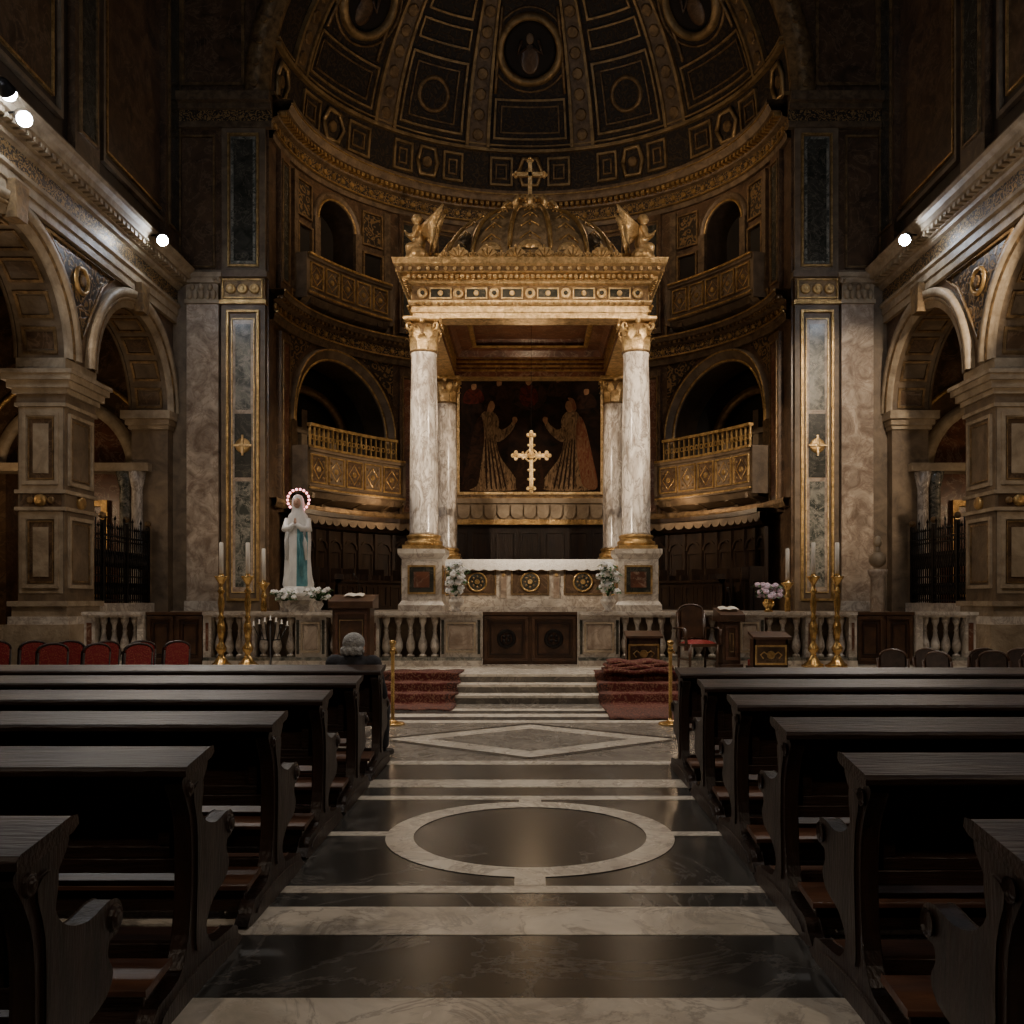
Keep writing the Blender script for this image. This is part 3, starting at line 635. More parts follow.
for a,c in zip(edges[:-1],edges[1:]):
    m=(a+c)/2
    k=3 if c-a>20 else 1; w=(c-a-6)/k
    for i in range(k):
        x0=a+3+i*w+0.8; x1=a+3+(i+1)*w-0.8
        if i%2==0 and k>1:
            ktrim(d2(x0),d2(x1),d2(3.2),d2(10.8),0.010,VGOLD,0.09,3)
            ktrim(d2(x0+1.6),d2(x1-1.6),d2(5),d2(9.0),0.007,GOLDD,0.06,2)
        else:
            um=(x0+x1)/2
            pts=[(d2(x0),d2(7.1)),(d2(um-2),d2(10.6)),(d2(um+2),d2(10.6)),(d2(x1),d2(7.1)),(d2(um+2),d2(3.6)),(d2(um-2),d2(3.6))]
            b.tube([(p[0],p[1],0.05) for p in pts+[pts[0]]],0.07,VGOLD,6,T=K)
            b.disc(K,d2(um),d2(7.1),0.025,0,0.08,GOLDD,10)
    if c-a>20:
        if abs(m)<1 or abs(m)>50:
            vm=d2(37.5)
            b.ring(K,d2(m),vm,[(0.120,0.0),(0.123,0.14),(0.137,0.20),(0.153,0.14),(0.157,0)],0,2*pi,40,VGOLD,ku=1/cos(vm),closed=True)
            b.ring(K,d2(m),vm,[(0.172,0.0),(0.174,0.06),(0.180,0.06),(0.182,0)],0,2*pi,40,GOLDD,ku=1/cos(vm),closed=True)
            b.disc(K,d2(m),vm,0.122,0.0,0.03,VOID,24,ku=1/cos(vm))
            b.ball((d2(m),vm+0.045,0.06),0.024,CREAMD,8,rz=1.5,T=K); b.ball((d2(m),vm-0.04,0.04),0.055,BROWNM,8,ry=1.2,rz=0.8,T=K)
            for q in (-1,1): b.tube([(d2(m)+q*0.02,vm+0.01,0.07),(d2(m)+q*0.07,vm-0.02,0.08),(d2(m)+q*0.05,vm+0.04,0.08)],0.05,BROWNM,6,T=K)
            ktrim(d2(a+4.5),d2(c-4.5),d2(15.3),d2(25.5),0.009,VGOLD,0.08); ktrim(d2(a+6.5),d2(c-6.5),d2(17),d2(23.8),0.006,GOLDD,0.05)
            for q in (-1,1):
                b.tube([(d2(m+q*10.5),d2(26.5+t),0.04) for t in range(0,22,3)],0.055,GOLDD,6,T=K)
            ktrim(d2(a+5.5),d2(c-5.5),d2(49.5),d2(55),0.007,VGOLD,0.07)
        else:
            ktrim(d2(a+4.5),d2(c-4.5),d2(15.3),d2(33),0.010,VGOLD,0.09); ktrim(d2(a+7),d2(c-7),d2(17.5),d2(30.8),0.006,GOLDD,0.06)
            b.ring(K,d2(m),d2(24),[(0.06,0),(0.065,0.06),(0.075,0.06),(0.08,0)],0,2*pi,24,GOLDD,closed=True,ku=1.1)
            ktrim(d2(a+5),d2(c-5),d2(36),d2(41),0.008,VGOLD,0.08)
            ktrim(d2(a+5.5),d2(c-5.5),d2(43),d2(55),0.009,VGOLD,0.08)
b.build()

# ------------------------------------------------------------------ altar painting
b=B('altar_painting')
PU=2.17; P0=4.95; P1=8.82; PY=28.12
def PT(u,v,w): return (u,PY-w,v)
b.box(-PU-0.25,PU+0.25,P0-0.25,P1+0.25,-0.5,0,DBROWN,PT)
CANV=mat('painted_canvas_ground',(0.034,0.016,0.009),(0.006,0.005,0.004),1.6,0.6,0,0,dist=1.5,spec=0.12)
b.box(-PU,PU,P0,P1,0,0.03,CANV,PT)
for (o,w_,h,m) in ((0.0,0.08,0.10,GOLDB),(0.08,0.10,0.05,GOLDD),(0.18,0.10,0.16,GOLD)):
    b.frame(PT,-PU-o-w_,PU+o+w_,P0-o-w_,P1+o+w_,w_,0,h,m)
robe1=mat('painted_pale_robe',(0.36,0.235,0.13),(0.045,0.026,0.015),3.4,0.6,dist=2.5,stretch=(2.5,1,0.8),spec=0.12)
robe2=mat('painted_rose_robe',(0.16,0.040,0.022),(0.26,0.15,0.085),3.4,0.6,dist=2.5,stretch=(2.5,1,0.8),spec=0.12)
robe3=mat('painted_dark_robe',(0.05,0.023,0.013),(0.014,0.009,0.006),3.4,0.6,dist=2,spec=0.12)
robe4=mat('painted_red_robe',(0.12,0.020,0.011),(0.03,0.009,0.006),3.4,0.6,dist=2,spec=0.12)
pskin=mat('painted_flesh',(0.40,0.22,0.12),(0.2,0.10,0.055),5,0.6,spec=0.12)
def cv(pts,m,k=4,w=0.034):
    q=[(-PU+2*PU*x,P1-(P1-P0)*y) for x,y in pts]; b.poly(catmull(q,k),w-0.004,w,m,PT)
def fig(mx,m1,m2):
    X=(lambda x:x) if not mx else (lambda x:1-x)
    cv([(X(x),y) for x,y in [(0.17,0.36),(0.24,0.36),(0.28,0.44),(0.26,0.58),(0.29,0.72),(0.38,0.86),(0.42,0.97),(0.24,0.99),(0.05,0.97),(0.10,0.82),(0.12,0.6),(0.13,0.45)]],m1)
    cv([(X(x),y) for x,y in [(0.11,0.46),(0.155,0.40),(0.175,0.56),(0.15,0.80),(0.12,0.95),(0.02,0.96),(0.06,0.7)]],m2,w=0.037)
    cv([(X(x),y) for x,y in [(0.22,0.42),(0.29,0.50),(0.35,0.47),(0.38,0.43),(0.395,0.46),(0.35,0.54),(0.27,0.60),(0.22,0.52)]],m1,w=0.038)
    for k in range(5):
        x0=0.18+k*0.018; cv([(X(x0),0.60),(X(x0+0.008),0.62),(X(x0+0.03*k/2+0.018),0.94),(X(x0+0.03*k/2+0.005),0.94)],robe3,w=0.040)
    cv([(X(x),y) for x,y in [(0.375,0.41),(0.40,0.40),(0.41,0.43),(0.385,0.46)]],pskin,w=0.041)
    cv([(X(x),y) for x,y in [(0.20,0.28),(0.235,0.275),(0.25,0.315),(0.23,0.36),(0.20,0.355),(0.185,0.315)]],pskin,w=0.041)
    cv([(X(x),y) for x,y in [(0.19,0.26),(0.23,0.25),(0.205,0.30),(0.19,0.36),(0.17,0.33)]],m2,w=0.043)
fig(False,robe1,robe3); fig(True,robe1,robe2)
cv([(0.36,0.14),(0.46,0.08),(0.56,0.12),(0.62,0.24),(0.55,0.34),(0.44,0.33),(0.36,0.26)],robe3,w=0.036)
cv([(0.44,0.16),(0.52,0.15),(0.56,0.26),(0.50,0.32),(0.43,0.28)],robe4,w=0.038)
cv([(0.47,0.09),(0.505,0.085),(0.515,0.12),(0.49,0.15),(0.47,0.13)],pskin,w=0.041)
for x,y in ((0.10,0.16),(0.28,0.13),(0.70,0.10),(0.90,0.20)):
    cv([(x-0.016,y-0.016),(x+0.016,y-0.02),(x+0.016,y+0.016),(x-0.012,y+0.024)],pskin,w=0.037)
    cv([(x-0.05,y+0.03),(x+0.04,y+0.02),(x+0.07,y+0.12),(x-0.07,y+0.13)],robe4 if x<0.2 else robe3,w=0.035)
cv([(0.46,0.62),(0.54,0.62),(0.60,0.97),(0.40,0.97)],robe3,w=0.035)
b.build()
b=B('marble_retable')
b.box(-2.6,2.6,27.45,28.0,3.9,4.05,GOLD); b.box(-2.5,2.5,27.6,28.0,4.05,4.62,CREAM); b.box(-2.6,2.6,27.5,28.0,4.55,4.7,CREAM)
for i in range(13):
    x=-2.4+i*0.4
    b.poly([(x-0.18,4.5)]+[(x-0.18*cos(pi*q/8),4.28-0.2*sin(pi*q/8)) for q in range(9)]+[(x+0.18,4.5)],27.5,27.58,CREAM,lambda x,z,y:(x,y,z))
b.box(-2.6,2.6,27.75,28.0,ZA,3.95,STALL)
for i in range(7):
    x=-2.22+i*0.74; b.frame(lambda u,v,w:(u,27.75-w,v),x-0.3,x+0.3,2.0,3.7,0.05,0,0.05,STALL)
b.build()

# ------------------------------------------------------------------ ciborium (altar canopy)
cib=empty('altar_ciborium',(0,0,0))
CY=22.6; HX=2.33; HY=2.6
for i,(sx,sy) in enumerate(((-1,-1),(1,-1),(-1,1),(1,1))):
    cx=sx*HX; cyy=CY+sy*HY
    b=B('pedestal_%d'%(i+1))
    b.sq(cx,cyy,ZA,[(0.5,0),(0.5,0.16),(0.46,0.22),(0.43,0.26),(0.43,1.15),(0.46,1.19),(0.51,1.27),(0.51,1.37)],WMARB)
    for T in (lambda u,v,w,cx=cx,cyy=cyy:(cx+u,cyy-0.43-w,v),lambda u,v,w,cx=cx,cyy=cyy:(cx-0.43-w,cyy+u,v),lambda u,v,w,cx=cx,cyy=cyy:(cx+0.43+w,cyy+u,v)):
        b.frame(T,-0.30,0.30,ZA+0.40,ZA+1.02,0.04,0,0.03,GOLD); b.box(-0.26,0.26,ZA+0.44,ZA+0.98,0,0.015,DGREEN,T); b.box(-0.17,0.17,ZA+0.54,ZA+0.88,0.015,0.025,REDM,T)
    b.build(cib)
    b=B('column_%d'%(i+1))
    zb=ZA+1.37
    b.sq(cx,cyy,zb,[(0.42,0),(0.42,0.09)],GOLD)
    b.lathe(cx,cyy,zb,[(0.41,0.09),(0.42,0.13),(0.41,0.18),(0.36,0.20),(0.355,0.24),(0.38,0.27),(0.375,0.31),(0.33,0.33)],GOLD,28)
    b.lathe(cx,cyy,zb,[(0.33,0.33),(0.312,0.38),(0.315,1.5),(0.305,2.8),(0.275,4.22),(0.29,4.25),(0.29,4.30)],COLM,32)
    capital(b,cx,cyy,7.02,0.72,0.285,GOLDB)
    b.build(cib)
b=B('entablature')
hx=2.55; hy=HY+0.24
b.rectband(0,CY,hx,hy,[(7.74,-0.5),(7.74,0.0),(7.86,0.0),(7.86,0.03),(8.00,0.03),(8.00,0.06),(8.06,0.09),(8.10,0.09)],GOLDB)
b.rectband(0,CY,hx,hy,[(8.10,0.09),(8.10,0.01),(8.44,0.01)],GOLDD)
b.rectband(0,CY,hx,hy,[(8.44,0.01),(8.47,0.07),(8.52,0.09),(8.52,0.12),(8.62,0.12),(8.64,0.26),(8.66,0.30)],GOLDB)
b.rectband(0,CY,hx,hy,[(8.66,0.30),(8.76,0.31)],GOLDD)
b.rectband(0,CY,hx,hy,[(8.76,0.31),(8.80,0.37),(8.90,0.40),(8.92,0.40),(8.95,0.30),(8.97,-0.6)],GOLDB)
b.rectband(0,CY,hx,hy,[(7.74,-0.5),(8.25,-0.5),(8.25,-0.6),(8.4,-0.7),(8.45,-1.0),(8.6,-1.1),(8.6,-2.4)],REDM)
for k in (0.02,0.14,0.26,0.38):
    b.rectband(0,CY,hx-0.5,hy-0.5,[(7.86+k,0),(7.86+k,-0.04),(7.91+k,-0.04),(7.91+k,0)],GOLD)
b.rectband(0,CY,hx-1.0,hy-1.0,[(8.40,0),(8.38,-0.05),(8.42,-0.12)],GOLD)
for (T,h) in ((lambda u,v,w:(u,CY-hy-0.01-w,v),hx),(lambda u,v,w:(-hx-0.01-w,CY+u,v),hy),(lambda u,v,w:(hx+0.01+w,CY+u,v),hy),(lambda u,v,w:(u,CY+hy+0.01+w,v),hx)):
    n=13
    for i in range(n):
        u=-h+0.22+i*(2*h-0.44)/(n-1)
        if i%2==0: b.disc(T,u,8.27,0.12,0,0.05,GOLDB,16); b.disc(T,u,8.27,0.05,0.05,0.08,DGREEN,8)
        else:
            b.box(u-0.22,u+0.22,8.17,8.37,0,0.02,DGREEN,T); b.frame(T,u-0.24,u+0.24,8.15,8.39,0.03,0,0.035,GOLDB)
            b.disc(T,u,8.27,0.06,0.02,0.05,GOLDB,10)
    for i in range(46):
        u=-h-0.06+i*(2*h+0.12)/45; b.box(u-0.035,u+0.035,8.54,8.62,0.1,0.2,GOLDB,T)
    for i in range(30):
        u=-h-0.2+i*(2*h+0.4)/29; b.disc(T,u,8.71,0.045,0.28,0.33,GOLDB,8)
    for i in range(34):
        u=-h+0.1+i*(2*h-0.2)/33; b.ball(T(u,8.03,0.1),0.035,GOLD,4)
b.build(cib)
b=B('canopy_dome')
DZ=9.45
b.rectband(0,CY,2.2,2.4,[(8.95,0.05),(8.95,0),(9.2,0),(9.25,0.06),(9.3,0.06),(9.35,-0.1),(9.35,-2.0)],GOLD)
DM=mat('dome_scale_panels',(0.30,0.22,0.13),(0.12,0.085,0.045),7,0.45,0.25,0.5,25)
def DP(a,p,w): 
    rr=2.34+w; rad=rr*cos(p); return (rad*cos(a),CY+rad*sin(a),DZ-0.1+(1.75+w)*sin(p))
b.grid(lambda i,j:(2*pi*i/64,pi/2*0.99*j/14,0),64,14,DM,True,ci=True,T=DP)
for k in range(16):
    a=2*pi*(k+0.5)/16
    b.tube([(a,pi/2*0.97*j/14,0.02) for j in range(15)],[0.055]*10+[0.04]*5,GOLD,6,T=DP)
    am=2*pi*(k+1)/16
    for j in range(1,7):
        p=pi/2*j/8.0; dd=0.11-0.008*j
        b.tube([(am-dd,p,0.01),(am-dd*0.5,p+0.05,0.02),(am,p+0.10,0.03),(am+dd*0.5,p+0.05,0.02),(am+dd,p,0.01)],0.018,GOLD,5,T=DP)
        b.ball(DP(am,p+0.03,0.02),0.03,GOLD,4)
    b.ring(lambda u,v,w,am=am:DP(am+u/2.1,v/2.0,w),0,0.1,[(0.02,0.05),(0.1,0.10),(0.24,0.05),(0.26,0)],0,pi,10,GOLDB)
b.lathe(0,CY,DZ+1.58,[(0.62,0),(0.66,0.06),(0.58,0.12),(0.50,0.16),(0.54,0.20),(0.48,0.24),(0.18,0.36),(0.1,0.44)],GOLDB,24)
for k in range(12):
    a=2*pi*k/12
    b.tube([(0.56*cos(a),CY+0.56*sin(a),DZ+1.62),(0.74*cos(a),CY+0.74*sin(a),DZ+1.76),(0.62*cos(a),CY+0.62*sin(a),DZ+1.93),(0.44*cos(a),CY+0.44*sin(a),DZ+1.9)],[0.06,0.075,0.06,0.035],GOLDB,6)
    b.ball((0.36*cos(a),CY+0.36*sin(a),DZ+2.0),0.085,GOLDB,5)
b.ball((0,CY,DZ+2.08),0.15,GOLDB,8)
def shell(T,u,v,r):
    pts=[]
    for q in range(15):
        a=pi*q/14; rr=r*(1+0.08*abs(sin(a*7)))
        pts.append((u+rr*cos(a),v+rr*1.1*sin(a)))
    b.poly(pts,0,0.05,GOLDB,T)
    for q in range(1,6):
        a=pi*q/6; b.tube([(u,v+0.02,0.06),(u+r*0.9*cos(a),v+r*sin(a),0.06)],0.013,GOLD,4,T=T)
for T,h in ((lambda u,v,w:(u,CY-2.95-w,v),1.85),(lambda u,v,w:(-2.6-w,CY+u,v),2.1),(lambda u,v,w:(2.6+w,CY+u,v),2.1)):
    for i in range(13):
        u=-h+i*2*h/12; rr=0.24 if i%2 else 0.14; shell(T,u,8.96,rr)
        b.ball(T(u,8.96+rr*1.2+0.02,0.02),0.03,GOLDB,4)
b.build(cib)
b=B('finial_cross')
z=DZ+2.14
b.box(-0.05,0.05,CY-0.045,CY+0.045,z,z+0.92,GOLDB); b.box(-0.33,0.33,CY-0.045,CY+0.045,z+0.54,z+0.64,GOLDB)
for (x,zz) in ((0,z+0.94),(0.35,z+0.59),(-0.35,z+0.59)):
    for dx,dz in ((0,0.05),(0.05,0),(-0.05,0),(0,-0.05)): b.ball((x+dx,CY,zz+dz),0.045,GOLDB,5)
b.build(cib)

def angel(name,s):
    e=empty(name,(s*2.45,19.90,8.98)); 
    b=B('robed_body')
    b.ball((0,0,0.16),0.2,GOLDB,8,rx=1.1,ry=1.1,rz=0.85); b.caps((s*0.1,-0.05,0.1),(-s*0.02,0.05,0.42),0.15,0.13,GOLDB)
    b.caps((s*0.16,-0.05,0.32),(-s*0.03,0.03,0.38),0.09,0.11,GOLDB); b.caps((s*0.17,-0.05,0.32),(s*0.16,-0.03,0.05),0.08,0.06,GOLDB)
    b.caps((-s*0.02,0.05,0.42),(0.0,0.0,0.70),0.125,0.12,GOLDB); b.caps((0,0,0.74),(s*0.01,-0.01,0.82),0.055,0.05,GOLDB)
    b.ball((s*0.03,-0.02,0.91),0.095,GOLDB,8,rz=1.2); b.ball((-s*0.0,0.01,0.94),0.10,GOLDB,8,rz=0.95)
    b.ball((s*0.12,-0.04,0.90),0.022,GOLDB,5)
    for q in (-1,1):
        b.caps((0.0,q*0.12,0.72),(s*0.08,q*0.14,0.52),0.055,0.045,GOLDB); b.caps((s*0.08,q*0.14,0.52),(s*0.22,q*0.03-0.02,0.60),0.045,0.03,GOLDB)
    b.caps((s*0.2,-0.02,0.6),(s*0.26,-0.02,0.68),0.035,0.02,GOLDB)
    b.build(e,remesh=0.016,smooth_it=2)
    b=B('wings')
    for q in (-1,1):
        for k in range(11):
            t=k/10
            base=(-s*0.10,q*0.06,0.74-0.12*t); tip=(-s*(0.26+0.26*(1-t)),q*(0.24-0.05*t),1.14-0.98*t)
            mid=(-s*(0.32+0.08*(1-t)),q*0.20,0.96-0.50*t)
            b.tube([base,mid,tip],[0.05,0.06,0.02],GOLDB,6)
    b.build(e)
    e.scale=(1.1,1.1,1.04)
    return e
angel('angel_statue',-1); angel('angel_statue.001',1)

b=B('hanging_gilt_cross')
cz=1.62+(600-462)/910*21.9; yy=21.9; H=0.74
def HC(u,v,w): return (u+0.03,yy-w,cz+v)
b.box(-0.045,0.045,-H+0.1,H-0.1,0,0.06,GOLDB,HC); b.box(-0.38,0.38,0.105,0.195,0,0.06,GOLDB,HC)
for (x,v) in ((0,H-0.1),(0.37,0.15),(-0.37,0.15),(0,-H+0.1)):
    for dx,dv in ((0,0.07),(0.07,0),(-0.07,0),(0,-0.07)): b.disc(HC,x+dx,v+dv,0.05,0,0.07,GOLDB,10)
    b.disc(HC,x,v,0.05,0.05,0.10,GOLD,10)
for (x,v) in ((0,0.4),(0.2,0.15),(-0.2,0.15),(0,-0.2),(0,-0.42)):
    for dx in (-0.07,0.07): b.ball(HC(x+(dx if x==0 else 0),v+(dx if x!=0 else 0),0.03),0.032,GOLDB,5)
b.ring(HC,0,0.15,[(0.12,0.01),(0.13,0.05),(0.155,0.05),(0.165,0.01)],0,2*pi,20,GOLDB,closed=True); b.disc(HC,0,0.15,0.09,0.05,0.1,GOLD,12)
b.tube([HC(0,H+0.02,0.03),HC(0,8.6-cz,0.03)],0.005,IRON,5)
b.build()

# ------------------------------------------------------------------ altar
b=B('high_altar')
b.box(-1.75,1.75,20.6,23.2,ZA,ZA+0.12,WMARB)
b.box(-1.95,1.95,20.95,22.2,ZA+0.12,ZA+0.30,WMARB); b.box(-1.88,1.88,21.05,22.1,ZA+0.30,2.42,WMARB)
b.box(-1.98,1.98,20.9,22.2,2.42,2.54,WMARB)
AT=lambda u,v,w:(u,21.05-w,v)
for i,u in enumerate((-1.22,0,1.22)):
    b.box(u-0.40,u+0.40,1.78,2.30,0,0.02,BROWNM,AT); b.frame(AT,u-0.44,u+0.44,1.74,2.34,0.035,0,0.04,GOLDD)
    b.disc(AT,u,2.04,0.22,0.02,0.045,DGREEN); b.ring(AT,u,2.04,[(0.19,0.04),(0.20,0.07),(0.225,0.07),(0.235,0.04)],0,2*pi,24,GOLD,closed=True)
    for q in range(8): b.ball(AT(u+0.12*cos(q*pi/4),2.04+0.12*sin(q*pi/4),0.05),0.03,GOLDD,4)
    b.disc(AT,u,2.04,0.06,0.04,0.08,GOLD,12)
for u in (-1.78,-0.61,0.61,1.78):
    b.box(u-0.07,u+0.07,1.66,2.36,0,0.05,PALEM,AT); b.disc(AT,u,2.2,0.04,0.05,0.08,GOLD,8)
b.build()
b=B('altar_cloth')
def cl(i,j):
    x=-2.02+4.04*i/80
    sc=0.035*abs(sin(x*12))
    P=[(22.2,2.555),(20.87,2.555),(20.85,2.53),(20.86+0.008*sin(x*20),2.33-sc)]
    return (x,P[j][0],P[j][1])
b.grid(cl,80,3,CLOTH,True)
for s in (-1,1): b.grid(lambda i,j,s=s:(s*(2.02+0.012*j),20.87+1.33*i/20,2.555-0.22*j-0.03*j*abs(sin(i*1.3))),20,1,CLOTH,True)
b.build()

# ------------------------------------------------------------------ balustrade
def baluster(b,x,y,z,h,m):
    pr=[(0.07,0),(0.07,0.05),(0.04,0.07),(0.035,0.10),(0.065,0.16),(0.086,0.25),(0.08,0.36),(0.05,0.5),(0.034,0.62),(0.048,0.66),(0.032,0.70),(0.04,0.80),(0.066,0.88),(0.07,0.93),(0.07,1.0)]
    b.lathe(x,y,z,[(r,q*h) for r,q in pr],m,12)
YB=17.0
b=B('marble_balustrade')
for s in (-1,1):
    BT=lambda u,v,w,s=s:(s*u,YB-0.16-w,v)
    segs=[('p',0.90,1.66),('b',1.66,2.80),('p',2.80,3.02),('b',3.02,3.78),('p',3.78,4.34),('b',4.34,5.10),('p',5.10,5.32),('b',5.32,5.90),('p',5.90,6.05),('p',7.15,7.27),('b',7.27,8.06),('p',8.06,8.25)]
    for k,a,c in segs:
        if k=='p':
            b.box(a,c,ZP+0.16,ZP+0.9,-0.32,0,WMARB,BT)
            if c-a>0.4:
                b.frame(BT,a+0.10,c-0.10,ZP+0.25,ZP+0.82,0.04,0,0.03,CREAM); b.box(a+0.16,c-0.16,ZP+0.31,ZP+0.76,0,0.015,PALEM,BT)
                b.box(a+0.02,a+0.07,ZP+0.22,ZP+0.85,0,0.02,DGREEN,BT); b.box(c-0.07,c-0.02,ZP+0.22,ZP+0.85,0,0.02,DGREEN,BT)
            elif c-a>0.14: b.box(a+0.05,c-0.05,ZP+0.28,ZP+0.8,0,0.012,REDM,BT)
        else:
            n=max(2,int((c-a)/0.19))
            for i in range(n): baluster(b,s*(a+(i+0.5)*(c-a)/n),YB,ZP+0.16,0.74,WMARB)
            b.box(a,c,ZP+0.1,ZP+0.9,-0.34,-0.30,CREAMD,BT)
    for a,c in ((0.90,6.04),(7.16,8.27)):
        b.box(a,c,ZP,ZP+0.10,-0.40,0.06,WMARB,BT); b.box(a,c,ZP+0.10,ZP+0.16,-0.36,0.03,GREENM,BT)
        b.box(a,c,ZP+0.90,ZP+0.94,-0.34,0.02,WMARB,BT); b.box(a,c,ZP+0.94,ZP+1.0,-0.39,0.07,WMARB,BT)
b.build()
def wooddoor(name,x0,x1,rings=True):
    b=B(name)
    T=lambda u,v,w:(u,YB-0.06-w,v)
    b.box(x0,x1,YB-0.06,YB+0.02,ZP+0.02,ZP+0.98,WOODM)
    m=(x0+x1)/2
    for (a,c) in ((x0,m),(m,x1)):
        b.frame(T,a+0.03,c-0.03,ZP+0.08,ZP+0.92,0.06,0,0.04,WOODM); b.frame(T,a+0.13,c-0.13,ZP+0.2,ZP+0.8,0.025,0,0.025,WOODE)
        if rings:
            b.ring(T,(a+c)/2,ZP+0.5,[(0.11,0),(0.12,0.04),(0.17,0.04),(0.18,0)],0,2*pi,24,IRON,closed=True)
            for q in range(4):
                t=q*pi/2+pi/4; b.ball(T((a+c)/2+0.06*cos(t),ZP+0.5+0.06*sin(t),0.03),0.035,IRON,6)
    b.box(x0,x1,YB-0.10,YB+0.06,ZP+0.94,ZP+1.0,WOODM)
    return b.build(bevel=0.004)
wooddoor('altar_rail_gate',-0.88,0.88)
wooddoor('side_rail_gate',-7.14,-6.06,False); wooddoor('side_rail_gate.001',6.06,7.14,False)

for s,nm in ((-1,'iron_grille'),(1,'iron_grille.001')):
    b=B(nm); x=s*9.45
    b.box(x-0.12,x+0.12,18.8,22.62,0,1.55,WMARB)
    for z in (1.6,2.15,2.95,3.05): b.box(x-0.02,x+0.02,18.82,22.6,z,z+0.035,IRON)
    for i in range(33):
        y=18.88+i*0.115; h=3.25 if i%4 else 3.45
        b.tube([(x,y,1.56),(x,y,h)],0.018,IRON,6); b.lathe(x,y,h-0.02,[(0.012,0),(0.035,0.04),(0.012,0.09),(0.002,0.14)],IRON,6)
        if i<32:
            b.ring(lambda u,v,w:(x-w,u,v),y+0.0575,1.88,[(0.035,0),(0.035,0.02),(0.055,0.02),(0.055,0)],0,2*pi,10,IRON,kv=2.6,closed=True)
            b.ring(lambda u,v,w:(x-w,u,v),y+0.0575,2.55,[(0.03,0),(0.03,0.02),(0.05,0.02),(0.05,0)],0,2*pi,10,IRON,kv=4,closed=True)
    for i in range(4):
        y=18.9+i*1.2; b.box(x-0.04,x+0.04,y-0.04,y+0.04,1.55,3.4,IRON); b.ball((x,y,3.5),0.08,GOLDD,6)
    b.build()

# ------------------------------------------------------------------ pews
def make_pew(name,length):
    b=B(name)
    prof=catmull([(-0.43,0.0),(-0.44,0.06),(-0.38,0.11),(-0.27,0.12),(-0.16,0.15),(-0.085,0.27),(-0.05,0.48),(-0.06,0.70),(-0.11,0.82),(-0.155,0.89),(-0.12,0.915),(0.0,0.94),(0.11,0.945),(0.115,0.91),(0.055,0.84),(0.05,0.74),(0.12,0.675),(0.24,0.645),(0.36,0.66),(0.435,0.65),(0.47,0.60),(0.435,0.55),(0.38,0.54),(0.365,0.49),(0.40,0.43),(0.35,0.37),(0.20,0.33),(0.11,0.24),(0.18,0.14),(0.36,0.115),(0.50,0.10),(0.53,0.05),(0.52,0.0)],3)
    T=lambda y,z,x:(x,y,z)
    for x0 in (0,length-0.07):
        b.poly(prof,x0,x0+0.07,WOODE,T)
        for xx0,xx1 in ((x0-0.012,x0),(x0+0.07,x0+0.082)):
            b.poly(catmull([(-0.03,0.22),(-0.015,0.48),(-0.02,0.70),(-0.06,0.84),(0.04,0.86),(0.02,0.72),(0.05,0.62),(0.03,0.45),(0.04,0.25),(0.01,0.18)],3),xx0,xx1,WOODE,T)
            b.poly(catmull([(-0.33,0.03),(-0.30,0.08),(0.0,0.10),(0.35,0.08),(0.42,0.04)],3),xx0,xx1,WOODE,T)
        for xx in (x0-0.012,x0+0.07):
            b.ring(lambda u,v,w:(xx+w,u,v),0.41,0.60,[(0.001,0.018),(0.02,0.02),(0.03,0.008),(0.038,0.014),(0.046,0)],0,2*pi,14,WOODE,closed=True)
            b.ring(lambda u,v,w:(xx+w,u,v),-0.085,0.86,[(0.001,0.018),(0.012,0.02),(0.022,0.008),(0.03,0.012),(0.036,0)],0,2*pi,14,WOODE,closed=True)
    for k in (1,): b.poly(prof,length*k/2,length*k/2+0.05,WOODE,T)
    X0=-0.03; X1=length+0.03
    b.poly([(-0.19,0.925),(-0.19,0.95),(-0.175,0.962),(0.08,1.0),(0.115,0.997),(0.12,0.975),(0.09,0.96),(-0.17,0.92)],X0,X1,WOOD,T)
    b.box(X0,X1,-0.165,-0.155,0.968,0.974,WOODR) if False else None
    b.box(X0+0.05,X1-0.05,-0.12,-0.06,0.87,0.925,WOOD)
    b.box(0.07,length-0.07,0.0,0.03,0.52,0.95,WOOD)
    b.box(0.07,length-0.07,-0.025,0.035,0.50,0.56,WOOD)
    npan=4
    for k in range(npan):
        a=0.1+k*(length-0.2)/npan; c=a+(length-0.2)/npan
        b.frame(lambda u,v,w:(u,-w,v),a,c,0.56,0.86,0.05,0,0.022,WOOD)
    b.poly([(0.03,0.43),(0.03,0.455),(0.36,0.475),(0.42,0.47),(0.435,0.455),(0.42,0.435)],0.06,length-0.06,WOODR,T)
    b.box(0.06,length-0.06,0.32,0.345,0.38,0.435,WOOD)
    b.box(0.06,length-0.06,-0.04,0.0,0.14,0.22,WOOD)
    b.poly([(-0.42,0.165),(-0.42,0.19),(-0.19,0.22),(-0.18,0.195)],0.03,length-0.03,WOODR,T)
    b.box(0.06,length-0.06,-0.38,-0.355,0.05,0.17,WOOD)
    b.box(0.06,length-0.06,0.25,0.45,0.09,0.115,WOODR)
    return b
PL=4.9
first=None; k=0
for y in (2.50,3.74,4.96,6.16,7.36,8.6):
    nm='church_pew' if k==0 else 'church_pew.%03d'%k
    if first is None:
        first=make_pew(nm,PL).build(loc=(-1.33-PL,y,0.004),bevel=0.005)
    else: inst(first,nm,(-1.36-PL-0.01*k,y,0.004))
    k+=1
for y in (2.46,3.58,4.70,5.85,7.02,8.25):
    inst(first,'church_pew.%03d'%k,(1.26+0.02*(k-6),y,0.004)); k+=1

